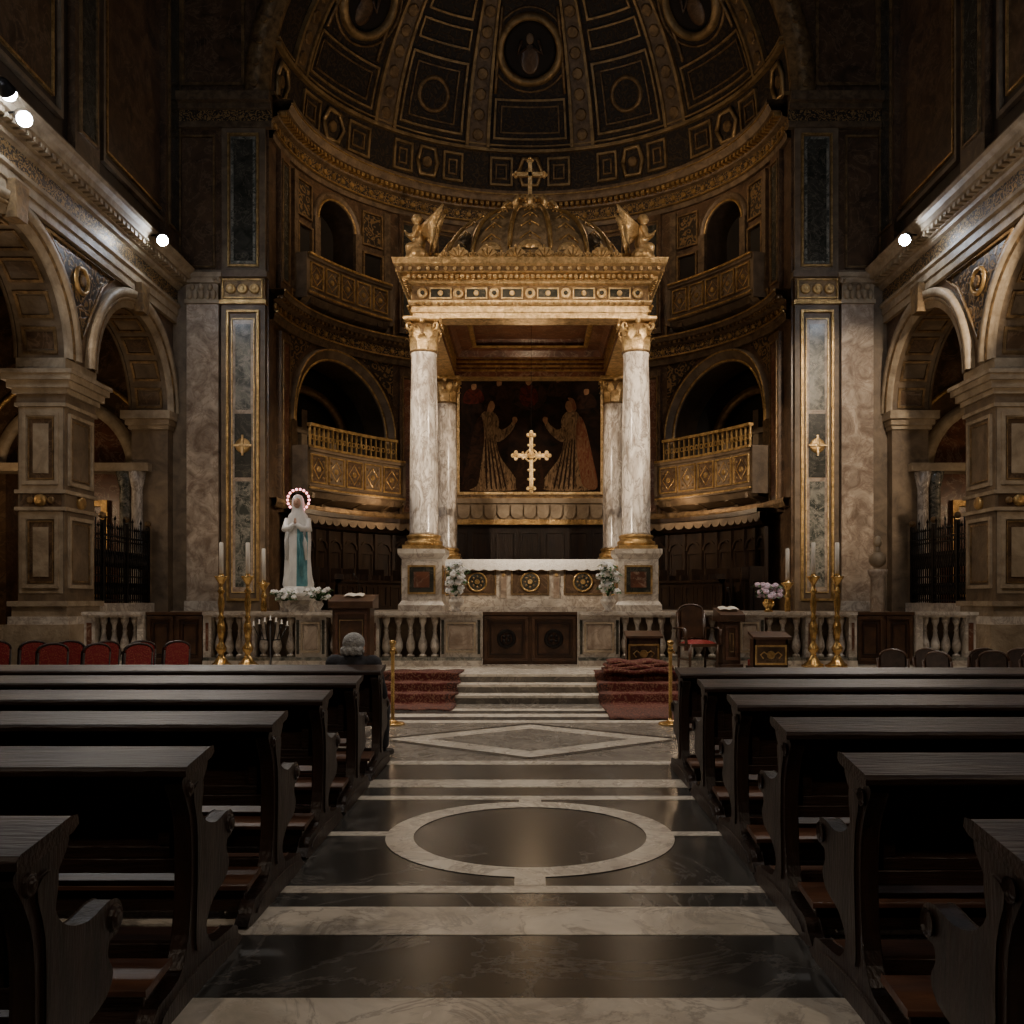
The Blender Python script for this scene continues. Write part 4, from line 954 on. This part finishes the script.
# ------------------------------------------------------------------ rugs on the steps
def rug(name,x0,x1,ylow,yhi=15.7):
    b=B(name)
    path=[(ylow,0.012),(14.12,0.012),(14.15,0.15),(14.55,0.15),(14.56,0.28),(14.95,0.285),(14.955,0.415),(yhi,0.415)]
    pts=[]
    for (p,q) in zip(path[:-1],path[1:]):
        for i in range(6): pts.append((p[0]+(q[0]-p[0])*i/6,p[1]+(q[1]-p[1])*i/6))
    pts.append(path[-1]); n=len(pts)-1
    b.grid(lambda i,j:(x0+(x1-x0)*j/16+0.02*sin(i*0.5),pts[i][0],pts[i][1]+0.008*sin(j*1.1+i*0.7)+0.01),n,16,lambda i,j:RUGB if (j<2 or j>13 or i<4 or i>n-3) else RUG,True)
    o=b.build(); sm=o.modifiers.new('thick','SOLIDIFY'); sm.thickness=0.02; sm.offset=1
    return o
rug('oriental_rug',-2.45,-1.15,13.3); rug('oriental_rug.001',1.08,2.5,12.3)
b=B('folded_rug')
for L_ in range(4):
    z=0.47+L_*0.04
    def fr(i,j,L_=L_,z=z):
        x=1.2+0.03*L_+(1.2-0.08*L_)*j/16; y=14.85+0.05*L_+0.5*i/6
        return (x,y,z+0.018*sin(j*0.7+L_*2)+0.012*sin(i+L_))
    b.grid(fr,6,16,RUG if L_%2 else RUGB,True)
    b.grid(lambda i,j,fr=fr:(fr(0,j)[0],fr(0,j)[1]-0.022*sin(pi*i/5),fr(0,j)[2]-0.04+0.04*i/5),5,16,RUG,True)
o=b.build(); sm=o.modifiers.new('thick','SOLIDIFY'); sm.thickness=0.02

# ------------------------------------------------------------------ candlesticks
def candlestick(name,x,y,z,h,candle):
    b=B(name)
    pr=[(0.19,0),(0.19,0.03),(0.17,0.045),(0.13,0.06),(0.10,0.09),(0.06,0.12),(0.05,0.15),(0.095,0.18),(0.105,0.21),(0.06,0.25),(0.04,0.28),(0.06,0.33),(0.08,0.40),(0.07,0.46),(0.04,0.51),(0.065,0.535),(0.038,0.56),(0.055,0.63),(0.065,0.70),(0.04,0.78),(0.075,0.81),(0.04,0.84),(0.038,0.88),(0.075,0.92),(0.12,0.955),(0.13,0.97),(0.05,0.975),(0.04,1.0)]
    b.lathe(x,y,z,[(r*0.95,q*h) for r,q in pr],BRASS,20)
    for k in range(3):
        a=2*pi*k/3-pi/2; b.ball((x+0.17*cos(a),y+0.17*sin(a),z+0.03),0.05,BRASS,6,rz=0.6)
    b.lathe(x,y,z+h,[(0.038,-0.01),(0.038,candle),(0.028,candle+0.01),(0.004,candle+0.012)],CANDLE,12)
    b.tube([(x,y,z+h+candle),(x+0.003,y,z+h+candle+0.03)],0.004,IRON,5)
    b.build()
candlestick('brass_candlestick',-5.58,16.45,ZP,1.70,0.55); candlestick('brass_candlestick.001',-5.10,16.45,ZP,1.70,0.55)
candlestick('brass_candlestick.002',5.12,16.45,ZP,1.70,0.55); candlestick('brass_candlestick.003',5.55,16.45,ZP,1.70,0.55)
candlestick('brass_candlestick.004',-5.12,17.5,ZP+0.0,1.6,0.6); candlestick('brass_candlestick.005',4.95,17.5,ZP,1.6,0.6)

for i,(x) in enumerate((-1.78,1.82)):
    b=B('brass_stanchion' if i==0 else 'brass_stanchion.001')
    b.lathe(x,11.8,0.006,[(0.16,0),(0.16,0.015),(0.14,0.03),(0.06,0.045),(0.03,0.06),(0.024,0.09),(0.024,0.92),(0.036,0.93),(0.036,0.99),(0.024,1.0),(0.028,1.02),(0.044,1.05),(0.034,1.09),(0.005,1.10)],BRASS,20)
    b.tube([(x+0.03,11.8,0.96),(x+0.05,11.8,0.95),(x+0.05,11.8,0.92)],0.008,BRASS,6)
    b.build()

# ------------------------------------------------------------------ lecterns
def lectern(name,x,y,w,h,mic=True):
    e=empty(name,(x,y,ZP))
    b=B('stand')
    b.box(-w/2-0.04,w/2+0.04,-0.27,0.27,0,0.09,WOODM); b.box(-w/2,w/2,-0.22,0.22,0.09,h-0.12,WOODM)
    T=lambda u,v,q:(u,-0.22-q,v)
    b.frame(T,-w/2+0.05,w/2-0.05,0.16,h-0.2,0.05,0,0.03,WOODR); b.frame(T,-w/2+0.12,w/2-0.12,0.3,h-0.34,0.02,0,0.02,GOLDD)
    b.poly([(-0.30,h-0.14),(-0.30,h-0.02),(0.30,h+0.10),(0.30,h-0.14)],-w/2-0.06,w/2+0.06,WOODM,lambda yy,z,xx:(xx,yy,z))
    b.build(e,bevel=0.006)
    if mic:
        b=B('microphone')
        b.tube([(0.05,0.2,h+0.05),(0.06,0.2,h+0.25),(0.04,0.16,h+0.38),(0.0,0.08,h+0.44)],0.009,IRON,6); b.ball((-0.01,0.06,h+0.45),0.022,IRON,6); b.build(e)
    b=B('open_book')
    b.grid(lambda i,j:(-0.17+0.34*i/12,-0.05+0.24*j,h+0.065+0.048*j+0.018*abs(sin(pi*i/12*2))),12,1,BOOKP,True); b.build(e)
lectern('wooden_lectern',-3.12,16.1,0.66,1.22); lectern('wooden_lectern.001',3.56,16.3,0.32,0.98)

def priedieu(name,x,y,z):
    b=B(name)
    b.box(x-0.30,x+0.30,y-0.2,y+0.35,z,z+0.08,WOODE)
    b.box(x-0.29,x+0.29,y-0.18,y-0.14,z+0.08,z+0.58,WOODM)
    T=lambda u,v,w:(x+u,y-0.18-w,v)
    b.frame(T,-0.27,0.27,z+0.12,z+0.46,0.035,0,0.02,GOLD); b.box(-0.23,0.23,z+0.155,z+0.425,0,0.008,BROWNM,T)
    b.disc(T,0,z+0.29,0.07,0.005,0.03,GOLD,12); 
    for q in (-1,1):
        b.tube([(q*0.05,z+0.29,0.02),(q*0.12,z+0.34,0.02),(q*0.18,z+0.29,0.02),(q*0.13,z+0.23,0.02)],0.014,GOLD,5,T=T)
        b.box(x+q*0.27-0.02,x+q*0.27+0.02,y-0.18,y+0.1,z+0.08,z+0.56,WOODM)
    b.poly([(-0.28,0.56),(-0.28,0.60),(0.12,0.68),(0.12,0.64)],-0.32,0.32,WOODM,lambda a,c,q:(x+q,y+a,z+c))
    b.box(x-0.27,x+0.27,y+0.12,y+0.34,z+0.08,z+0.18,RED)
    b.build(bevel=0.004)
priedieu('gilded_prie_dieu',1.97,15.95,ZP+0.0); priedieu('gilded_prie_dieu.001',4.08,15.6,ZP)

# ------------------------------------------------------------------ chairs
def chair_mesh(name,up,frame,arm=False,high=0.95,hw=0.18,bk=None):
    b=B(name); bk=bk or up
    for sx in (-1,1):
        b.tube([(sx*0.20,-0.19,0),(sx*0.20,-0.19,0.42)],[0.018,0.024],frame,8)
        b.tube([(sx*0.20,0.21,0),(sx*0.20,0.19,0.42),(sx*0.20,0.26,high-0.12)],[0.018,0.024,0.018],frame,8)
        b.box(sx*0.2-0.012,sx*0.2+0.012,-0.18,0.2,0.15,0.18,frame)
        if arm:
            b.tube([(sx*0.25,-0.18,0.42),(sx*0.26,-0.18,0.66),(sx*0.26,-0.08,0.69),(sx*0.25,0.24,0.68)],0.022,frame,8)
    b.box(-0.22,0.22,-0.21,0.21,0.38,0.43,frame)
    b.grid(lambda i,j:(-0.21+0.42*i/8,-0.20+0.40*j/8,0.43+0.06*(1-((i-4)/4)**4)*(1-((j-4)/4)**4)),8,8,up,True)
    pts=[(-hw,0.50),(hw,0.50)]+[(hw*cos(pi*q/10),high-0.10+0.10*sin(pi*q/10)) for q in range(11)]
    Tb=lambda x,z,w:(x,0.20+(z-0.45)*0.12-w,z)
    b.poly([(p[0]*0.88,0.52+(p[1]-0.5)*0.93) for p in pts],-0.02,0.04,bk,Tb)
    b.tube([(p[0],p[1],0.01) for p in pts+[pts[0]]],0.02,frame,6,T=Tb)
    return b
rc=None
for row,(xx,yy) in enumerate([(-5.45,13.7),(-5.98,13.75),(-6.5,13.65),(-7.05,13.75),(-7.6,13.7),(-8.15,13.7),(-5.7,12.95),(-6.3,12.9),(-6.9,12.95)]):
    rot=radians((-125 if row<6 else -120)+random.uniform(-10,10))
    if rc is None: rc=chair_mesh('red_chair',RED,WOODE,high=1.0,hw=0.21).build(loc=(xx,yy,0.004),rot=rot)
    else: inst(rc,'red_chair.%03d'%row,(xx,yy,0.004),rot)
rc=None
for row,(xx,yy) in enumerate([(5.2,12.9),(5.65,12.3),(5.85,13.1),(6.4,12.5),(6.5,13.2),(7.0,12.4),(7.15,13.1),(7.7,12.8)]):
    rot=radians(150+random.uniform(-30,30))
    if rc is None: rc=chair_mesh('dark_chair',DARKUP,WOODM,high=0.92).build(loc=(xx,yy,0.004),rot=rot)
    else: inst(rc,'dark_chair.%03d'%row,(xx,yy,0.004),rot)
o=chair_mesh('celebrant_armchair',RED,WOODM,arm=True,high=1.08,bk=WOODM).build(loc=(2.98,16.15,ZP+0.002),rot=radians(15)); o.scale=(1.3,1.2,1.05)

# ------------------------------------------------------------------ flowers
def flowers(name,x,y,z,sc,n,mpet,tall=0.35,spread=0.24):
    e=empty(name,(x,y,z)); random.seed(int(abs(x)*100)+3)
    b=B('vase'); b.lathe(0,0,0,[(0.07*sc,0),(0.09*sc,0.02),(0.05*sc,0.05),(0.11*sc,0.14*sc),(0.12*sc,0.18*sc),(0.08*sc,0.22*sc),(0.10*sc,0.24*sc)],WMARB if mpet is PETAL else BRASS,16); b.build(e)
    b=B('blooms')
    for i in range(n):
        a=random.uniform(0,2*pi); r=random.uniform(0.02,spread)*sc; h=(0.26+tall*random.uniform(0.1,1))*sc
        p=(r*cos(a),r*sin(a),h)
        b.tube([(0,0,0.22*sc),(r*0.4*cos(a),r*0.4*sin(a),0.22*sc+(h-0.22*sc)*0.6),p],0.007,LEAF,4)
        if i%4: 
            for q in range(5):
                t=2*pi*q/5; b.ball((p[0]+0.03*sc*cos(t),p[1]+0.03*sc*sin(t)*0.6,p[2]+0.03*sc*sin(t)*0.7),0.032*sc,mpet,4)
        for q in range(2):
            t=random.uniform(0,2*pi); l=0.14*sc
            b.add([(p[0],p[1],p[2]-0.05*sc),(p[0]+l*0.5*cos(t)-0.025*sin(t),p[1]+l*0.5*sin(t)+0.025*cos(t),p[2]),(p[0]+l*cos(t),p[1]+l*sin(t),p[2]-0.05*sc),(p[0]+l*0.5*cos(t)+0.025*sin(t),p[1]+l*0.5*sin(t)-0.025*cos(t),p[2]-0.02)],[(0,1,2,3)],LEAF)
    b.build(e)
flowers('white_flower_vase',-1.38,17.02,ZP+1.0,1.2,50,PETAL,0.5,0.15); flowers('white_flower_vase.001',1.46,17.02,ZP+1.0,1.2,50,PETAL,0.5,0.15)
flowers('flower_arrangement',-4.55,16.9,ZP+1.0,0.85,44,PETAL,0.22,0.28); flowers('flower_arrangement.001',-3.95,16.98,ZP+1.0,0.85,36,PETAL,0.25)
flowers('flower_arrangement.002',4.45,16.98,ZP+1.0,1.0,44,PETALP,0.25)

b=B('votive_candle_stand')
x,y=-4.62,16.2
b.lathe(x,y,ZP,[(0.16,0),(0.14,0.03),(0.02,0.06),(0.02,0.75)],IRON,12)
for k in range(7):
    dx=-0.30+k*0.10; zz=ZP+0.74+0.12*(1-abs(dx)/0.36)
    b.tube([(x,y,ZP+0.5),(x+dx*0.6,y,ZP+0.52),(x+dx,y,zz)],0.010,IRON,5)
    b.lathe(x+dx,y,zz,[(0.03,0),(0.03,0.01),(0.012,0.015),(0.012,0.08),(0.003,0.085)],CANDLE,8)
b.build()

# ------------------------------------------------------------------ statue of the Virgin
e=empty('madonna_statue',(-4.50,17.66,0))
b=B('pedestal')
b.sq(0,0,ZP,[(0.33,0),(0.33,0.1),(0.28,0.15),(0.28,1.15),(0.34,1.22),(0.34,1.3)],WMARB)
b.lathe(0,0,ZP+1.3,[(0.32,0),(0.33,0.08),(0.27,0.14),(0.27,0.18)],PLAST,20); b.build(e)
b=B('robe_and_mantle')
zb=ZP+1.48; zz=1.13
lv=[(0,0.27,0.23),(0.04,0.28,0.235),(0.2,0.25,0.21),(0.5,0.235,0.19),(0.8,0.25,0.19),(0.98,0.235,0.175),(1.12,0.215,0.15),(1.22,0.18,0.125),(1.28,0.125,0.105),(1.34,0.115,0.11),(1.42,0.12,0.12),(1.50,0.11,0.115),(1.56,0.075,0.08),(1.585,0.01,0.01)]
nseg=64
def rob(i,j):
    a=2*pi*i/nseg; z,rx,ry=lv[j]
    front=max(0,-sin(a))
    fo=0.09*sin(12*a+z*2.2)*(1-z/1.8) + 0.05*sin(5*a-z*3)*(1-z/1.6)
    cut = 1-0.30*(front**5)*(1 if 1.28<z<1.55 else 0)
    return ((1+fo)*rx*cos(a)*cut,(1+fo)*ry*sin(a)*cut,zb+z*zz)
def robm(i,j):
    a=2*pi*(i+0.5)/nseg; f=-sin(a)
    if j>=6: return PLAST
    if 0.05<cos(a)<0.85 and f>0: return TEAL if j<5 else PLAST
    return PLAST
b.grid(rob,nseg,len(lv)-1,robm,True,ci=True)
for q in (-1,1):
    b.tube([(q*0.19,-0.02,zb+1.16*zz),(q*0.225,-0.08,zb+0.98*zz),(q*0.12,-0.18,zb+0.98*zz),(q*0.025,-0.22,zb+1.06*zz)],[0.06,0.075,0.06,0.04],PLAST,10)
    b.tube([(q*0.15,-0.14,zb+0.98*zz),(q*0.17,-0.16,zb+0.75*zz),(q*0.19,-0.15,zb+0.45*zz)],[0.05,0.045,0.02],PLAST,8)
b.tube([(0.06,-0.19,zb+0.9*zz),(0.10,-0.205,zb+0.5*zz),(0.12,-0.225,zb+0.2)],[0.03,0.028,0.035],TEAL,8)
b.build(e)
b=B('face_and_hands')
F=1.43*zz
b.ball((0,-0.066,zb+F),0.090,SKIN,12,rx=0.82,rz=1.15); b.ball((0,-0.15,zb+F-0.005),0.014,SKIN,6,rz=1.5); b.tube([(0,-0.02,zb+1.28*zz),(0,-0.03,zb+1.38*zz)],0.04,SKIN,8)
for q in (-1,1):
    b.ball((q*0.028,-0.140,zb+F+0.015),0.009,IRON,5)
    hb=1.09*zz
    b.ball((q*0.013,-0.235,zb+hb),0.03,SKIN,6,rx=0.45,rz=1.1)
    for k in range(4): b.tube([(q*0.012,-0.225-0.012*k+0.02,zb+hb+0.02),(q*0.010,-0.235-0.010*k+0.02,zb+hb+0.085-0.006*k)],[0.008,0.005],SKIN,5)
    b.tube([(q*0.016,-0.21,zb+hb-0.01),(q*0.012,-0.205,zb+hb+0.04)],[0.009,0.006],SKIN,5)
b.box(-0.02,0.02,-0.155,-0.143,zb+F-0.045,zb+F-0.039,REDM)
b.build(e)
b=B('halo_of_lights')
hz=zb+1.49*zz
b.ring(lambda u,v,w:(u,0.05-w,v),0,hz,[(0.185,0),(0.185,0.02),(0.20,0.02),(0.20,0)],0,2*pi,32,GOLD,closed=True)
for k in range(18):
    a=2*pi*k/18; b.ball((0.21*cos(a),0.02,hz+0.21*sin(a)),0.024,BULB,6)
b.tube([(0,0.06,zb+1.25*zz),(0,0.07,hz-0.19)],0.01,GOLD,5)
b.build(e)

b=B('marble_bust_on_column')
x,y=7.75,20.3
b.lathe(x,y,ZP,[(0.24,0),(0.24,0.15),(0.18,0.22),(0.16,0.3),(0.15,1.7),(0.2,1.8),(0.22,1.9)],PALEM,20)
b.ball((x,y,ZP+2.12),0.19,CREAM,10,rz=0.95); b.tube([(x,y,ZP+2.2),(x,y,ZP+2.45)],0.06,CREAM,10); b.ball((x,y-0.01,ZP+2.52),0.11,CREAM,10,rx=0.85,rz=1.2); b.ball((x,y-0.12,ZP+2.5),0.02,CREAM,5,rz=1.5)
b.build()

# ------------------------------------------------------------------ seated worshipper
px=-1.72; py=8.87
e=empty('seated_person',(px,py,0)); e.scale=(1.12,1.0,1.03); e.rotation_euler=(0,0,radians(-12))
b=B('coat')
b.caps((0,0.05,0.56),(0,0.0,0.82),0.155,0.165,COAT,10); b.ball((0,0.0,0.92),0.19,COAT,10,ry=0.62,rz=0.75)
for q in (-1,1):
    b.ball((q*0.17,0.0,0.97),0.09,COAT,8); b.caps((q*0.19,0.0,0.94),(q*0.24,0.06,0.68),0.07,0.056,COAT); b.caps((q*0.24,0.06,0.68),(q*0.10,0.27,0.62),0.055,0.042,COAT)
b.caps((0,0.0,0.98),(0,0.0,1.07),0.10,0.08,COAT)
b.ball((0,0.06,0.52),0.19,COAT,10,rz=0.5); b.build(e,remesh=0.014,smooth_it=6)
b=B('trousers')
for q in (-1,1):
    b.caps((q*0.10,0.08,0.545),(q*0.12,0.46,0.52),0.088,0.066,TROU); b.caps((q*0.12,0.46,0.52),(q*0.12,0.47,0.14),0.062,0.045,TROU)
b.build(e,remesh=0.014)
b=B('shoes')
for q in (-1,1): b.caps((q*0.12,0.46,0.06),(q*0.13,0.62,0.05),0.05,0.04,IRON)
b.build(e,remesh=0.012)
b=B('head')
b.ball((0,0.035,1.135),0.094,SKIN,12,rx=0.84,ry=1.0,rz=1.2); b.caps((0,0.01,1.0),(0,0.025,1.08),0.05,0.052,SKIN)
b.ball((0,0.075,1.075),0.05,SKIN,8,rx=0.9,rz=0.8); b.ball((0,0.135,1.125),0.016,SKIN,6,rz=1.5)
for q in (-1,1): b.ball((q*0.086,0.02,1.115),0.026,SKIN,6,rx=0.45,rz=1.25); b.ball((q*0.03,0.118,1.145),0.012,SKIN,6)
b.build(e,remesh=0.007,smooth_it=2)
b=B('hair'); b.ball((0,0.005,1.165),0.108,HAIR,14,rx=0.90,ry=1.0,rz=0.95); b.ball((0,-0.025,1.12),0.088,HAIR,10,rx=0.95,ry=0.9,rz=1.0)
for k in range(14):
    a=pi*(k+0.5)/14; b.ball((0.085*cos(a),-0.02-0.07*sin(a),1.09+0.02*sin(k*2.1)),0.028,HAIR,5)
b.build(e,remesh=0.008,smooth_it=2)
b=B('hands')
for q in (-1,1):
    b.ball((q*0.07,0.30,0.615),0.042,SKIN,8,rx=0.9,ry=1.1,rz=0.5)
    for k,(l) in enumerate((0.055,0.065,0.06,0.045)):
        yy=0.275+k*0.019
        b.caps((q*0.045,yy+0.01,0.622),(q*(0.045-l*0.5),yy+0.02,0.630),0.010,0.009,SKIN,5); b.caps((q*(0.045-l*0.5),yy+0.02,0.630),(q*(0.045-l),yy+0.025,0.612),0.009,0.008,SKIN,5)
    b.caps((q*0.075,0.335,0.62),(q*0.04,0.365,0.628),0.012,0.010,SKIN,5)
b.build(e)

# ------------------------------------------------------------------ spot lamp fixtures + lights
def lampfix(name,x,y,z,tx,ty,tz,power,col,size=60,blend=0.6,rad=0.15,hang=False,bulb=0.12):
    d=(Vector((tx,ty,tz))-Vector((x,y,z))).normalized()
    b=B(name); p=Vector((x,y,z))
    b.tube([p-d*0.22,p-d*0.16,p-d*0.02,p],[0.06,0.10,0.13,0.14],IRON,14)
    b.ball(tuple(p+d*0.01),bulb,GLASS,10)
    if abs(x)>6:
        sx=1 if x>0 else -1
        b.tube([tuple(p-d*0.12),(x+sx*0.05,y,z+0.12),(sx*8.45,y,z+0.1)],0.02,IRON,6)
    b.build()
    l=bpy.data.lights.new(name+'_beam','SPOT'); l.energy=power; l.color=col; l.spot_size=radians(size); l.spot_blend=blend; l.shadow_soft_size=rad
    o=bpy.data.objects.new(name+'_beam',l); bpy.context.scene.collection.objects.link(o); o.location=Vector((x,y,z))+d*0.2
    o.rotation_euler=d.to_track_quat('-Z','Y').to_euler(); return o
def pt(name,x,y,z,power,col,r=0.15):
    l=bpy.data.lights.new(name,'POINT'); l.energy=power; l.color=col; l.shadow_soft_size=r
    o=bpy.data.objects.new(name,l); bpy.context.scene.collection.objects.link(o); o.location=(x,y,z)
WARM=(1.0,0.70,0.42); WARM2=(1.0,0.80,0.58); NEU=(1.0,0.90,0.78)
lampfix('spotlight_lamp',-8.2,20.3,9.65,1.2,12.4,0,1300,NEU,56)
lampfix('spotlight_lamp.001',8.2,19.9,9.5,-1.2,12.4,0,1300,NEU,56)
lampfix('spotlight_lamp.002',-8.2,14.75,9.42,1.5,9.0,0,550,NEU,60)
lampfix('spotlight_lamp.003',-8.2,14.3,9.60,-7.7,23,5.5,1000,WARM2,40)
lampfix('spotlight_lamp.004',-8.2,9.0,9.6,0.3,20.5,5.4,6600,WARM2,27,blend=0.5)
lampfix('spotlight_lamp.005',8.2,9.0,9.6,-0.3,20.5,5.4,6600,WARM2,27,blend=0.5)
lampfix('spotlight_lamp.006',8.2,13.6,9.5,7.9,23,5.5,2300,WARM2,38)
lampfix('spotlight_lamp.007',-8.2,12.0,9.6,3.0,27.5,9.0,1300,WARM,46)
lampfix('spotlight_lamp.008',8.2,12.0,9.6,-3.0,27.5,9.0,1300,WARM,46)
lampfix('pew_fill_left',-8.2,-2.0,9.6,-2.0,5.5,0,750,WARM2,75)  # added fill for the pew backs, unseen behind the camera; fixture invented
lampfix('pew_fill_right',8.2,-2.0,9.6,2.0,5.5,0,750,WARM2,75)  # right twin of the added pew fill, also out of view
lampfix('floor_fill_spot',0.0,9.0,21.0,0,10.6,0,2900,NEU,38,rad=0.4)  # soft overhead fill added to brighten the aisle floor; its housing is invented
lampfix('spotlight_lamp.012',-3.0,11.0,21.0,-2.8,17,1.2,2900,WARM2,42,rad=0.3)
lampfix('spotlight_lamp.013',3.0,11.0,21.0,2.8,17,1.2,2400,WARM2,42,rad=0.3)
for s in (-1,1):
    pt('gallery_glow',s*4.2,26.0,4.3,24,WARM); pt('vault_glow',s*3.5,24.5,13.0,85,WARM)
    for y in (20.7,15.7): pt('aisle_glow',s*12.3,y,4.2,50,WARM)
    pt('arcade_glow',s*6.8,15.2,5.2,75,WARM2)
pt('canopy_inner_glow',0,23.2,6.4,45,WARM,0.3)
w=bpy.data.worlds.new('world'); bpy.context.scene.world=w; w.use_nodes=True
w.node_tree.nodes['Background'].inputs[0].default_value=(0.5,0.40,0.30,1); w.node_tree.nodes['Background'].inputs[1].default_value=0.008

# ------------------------------------------------------------------ camera
c=bpy.data.cameras.new('camera'); o=bpy.data.objects.new('camera',c); bpy.context.scene.collection.objects.link(o)
o.location=(0,0,1.62); o.rotation_euler=(pi/2,0,0); c.sensor_width=36; c.lens=32.0; c.shift_x=-0.0176; c.shift_y=0.086; c.clip_end=200
bpy.context.scene.camera=o
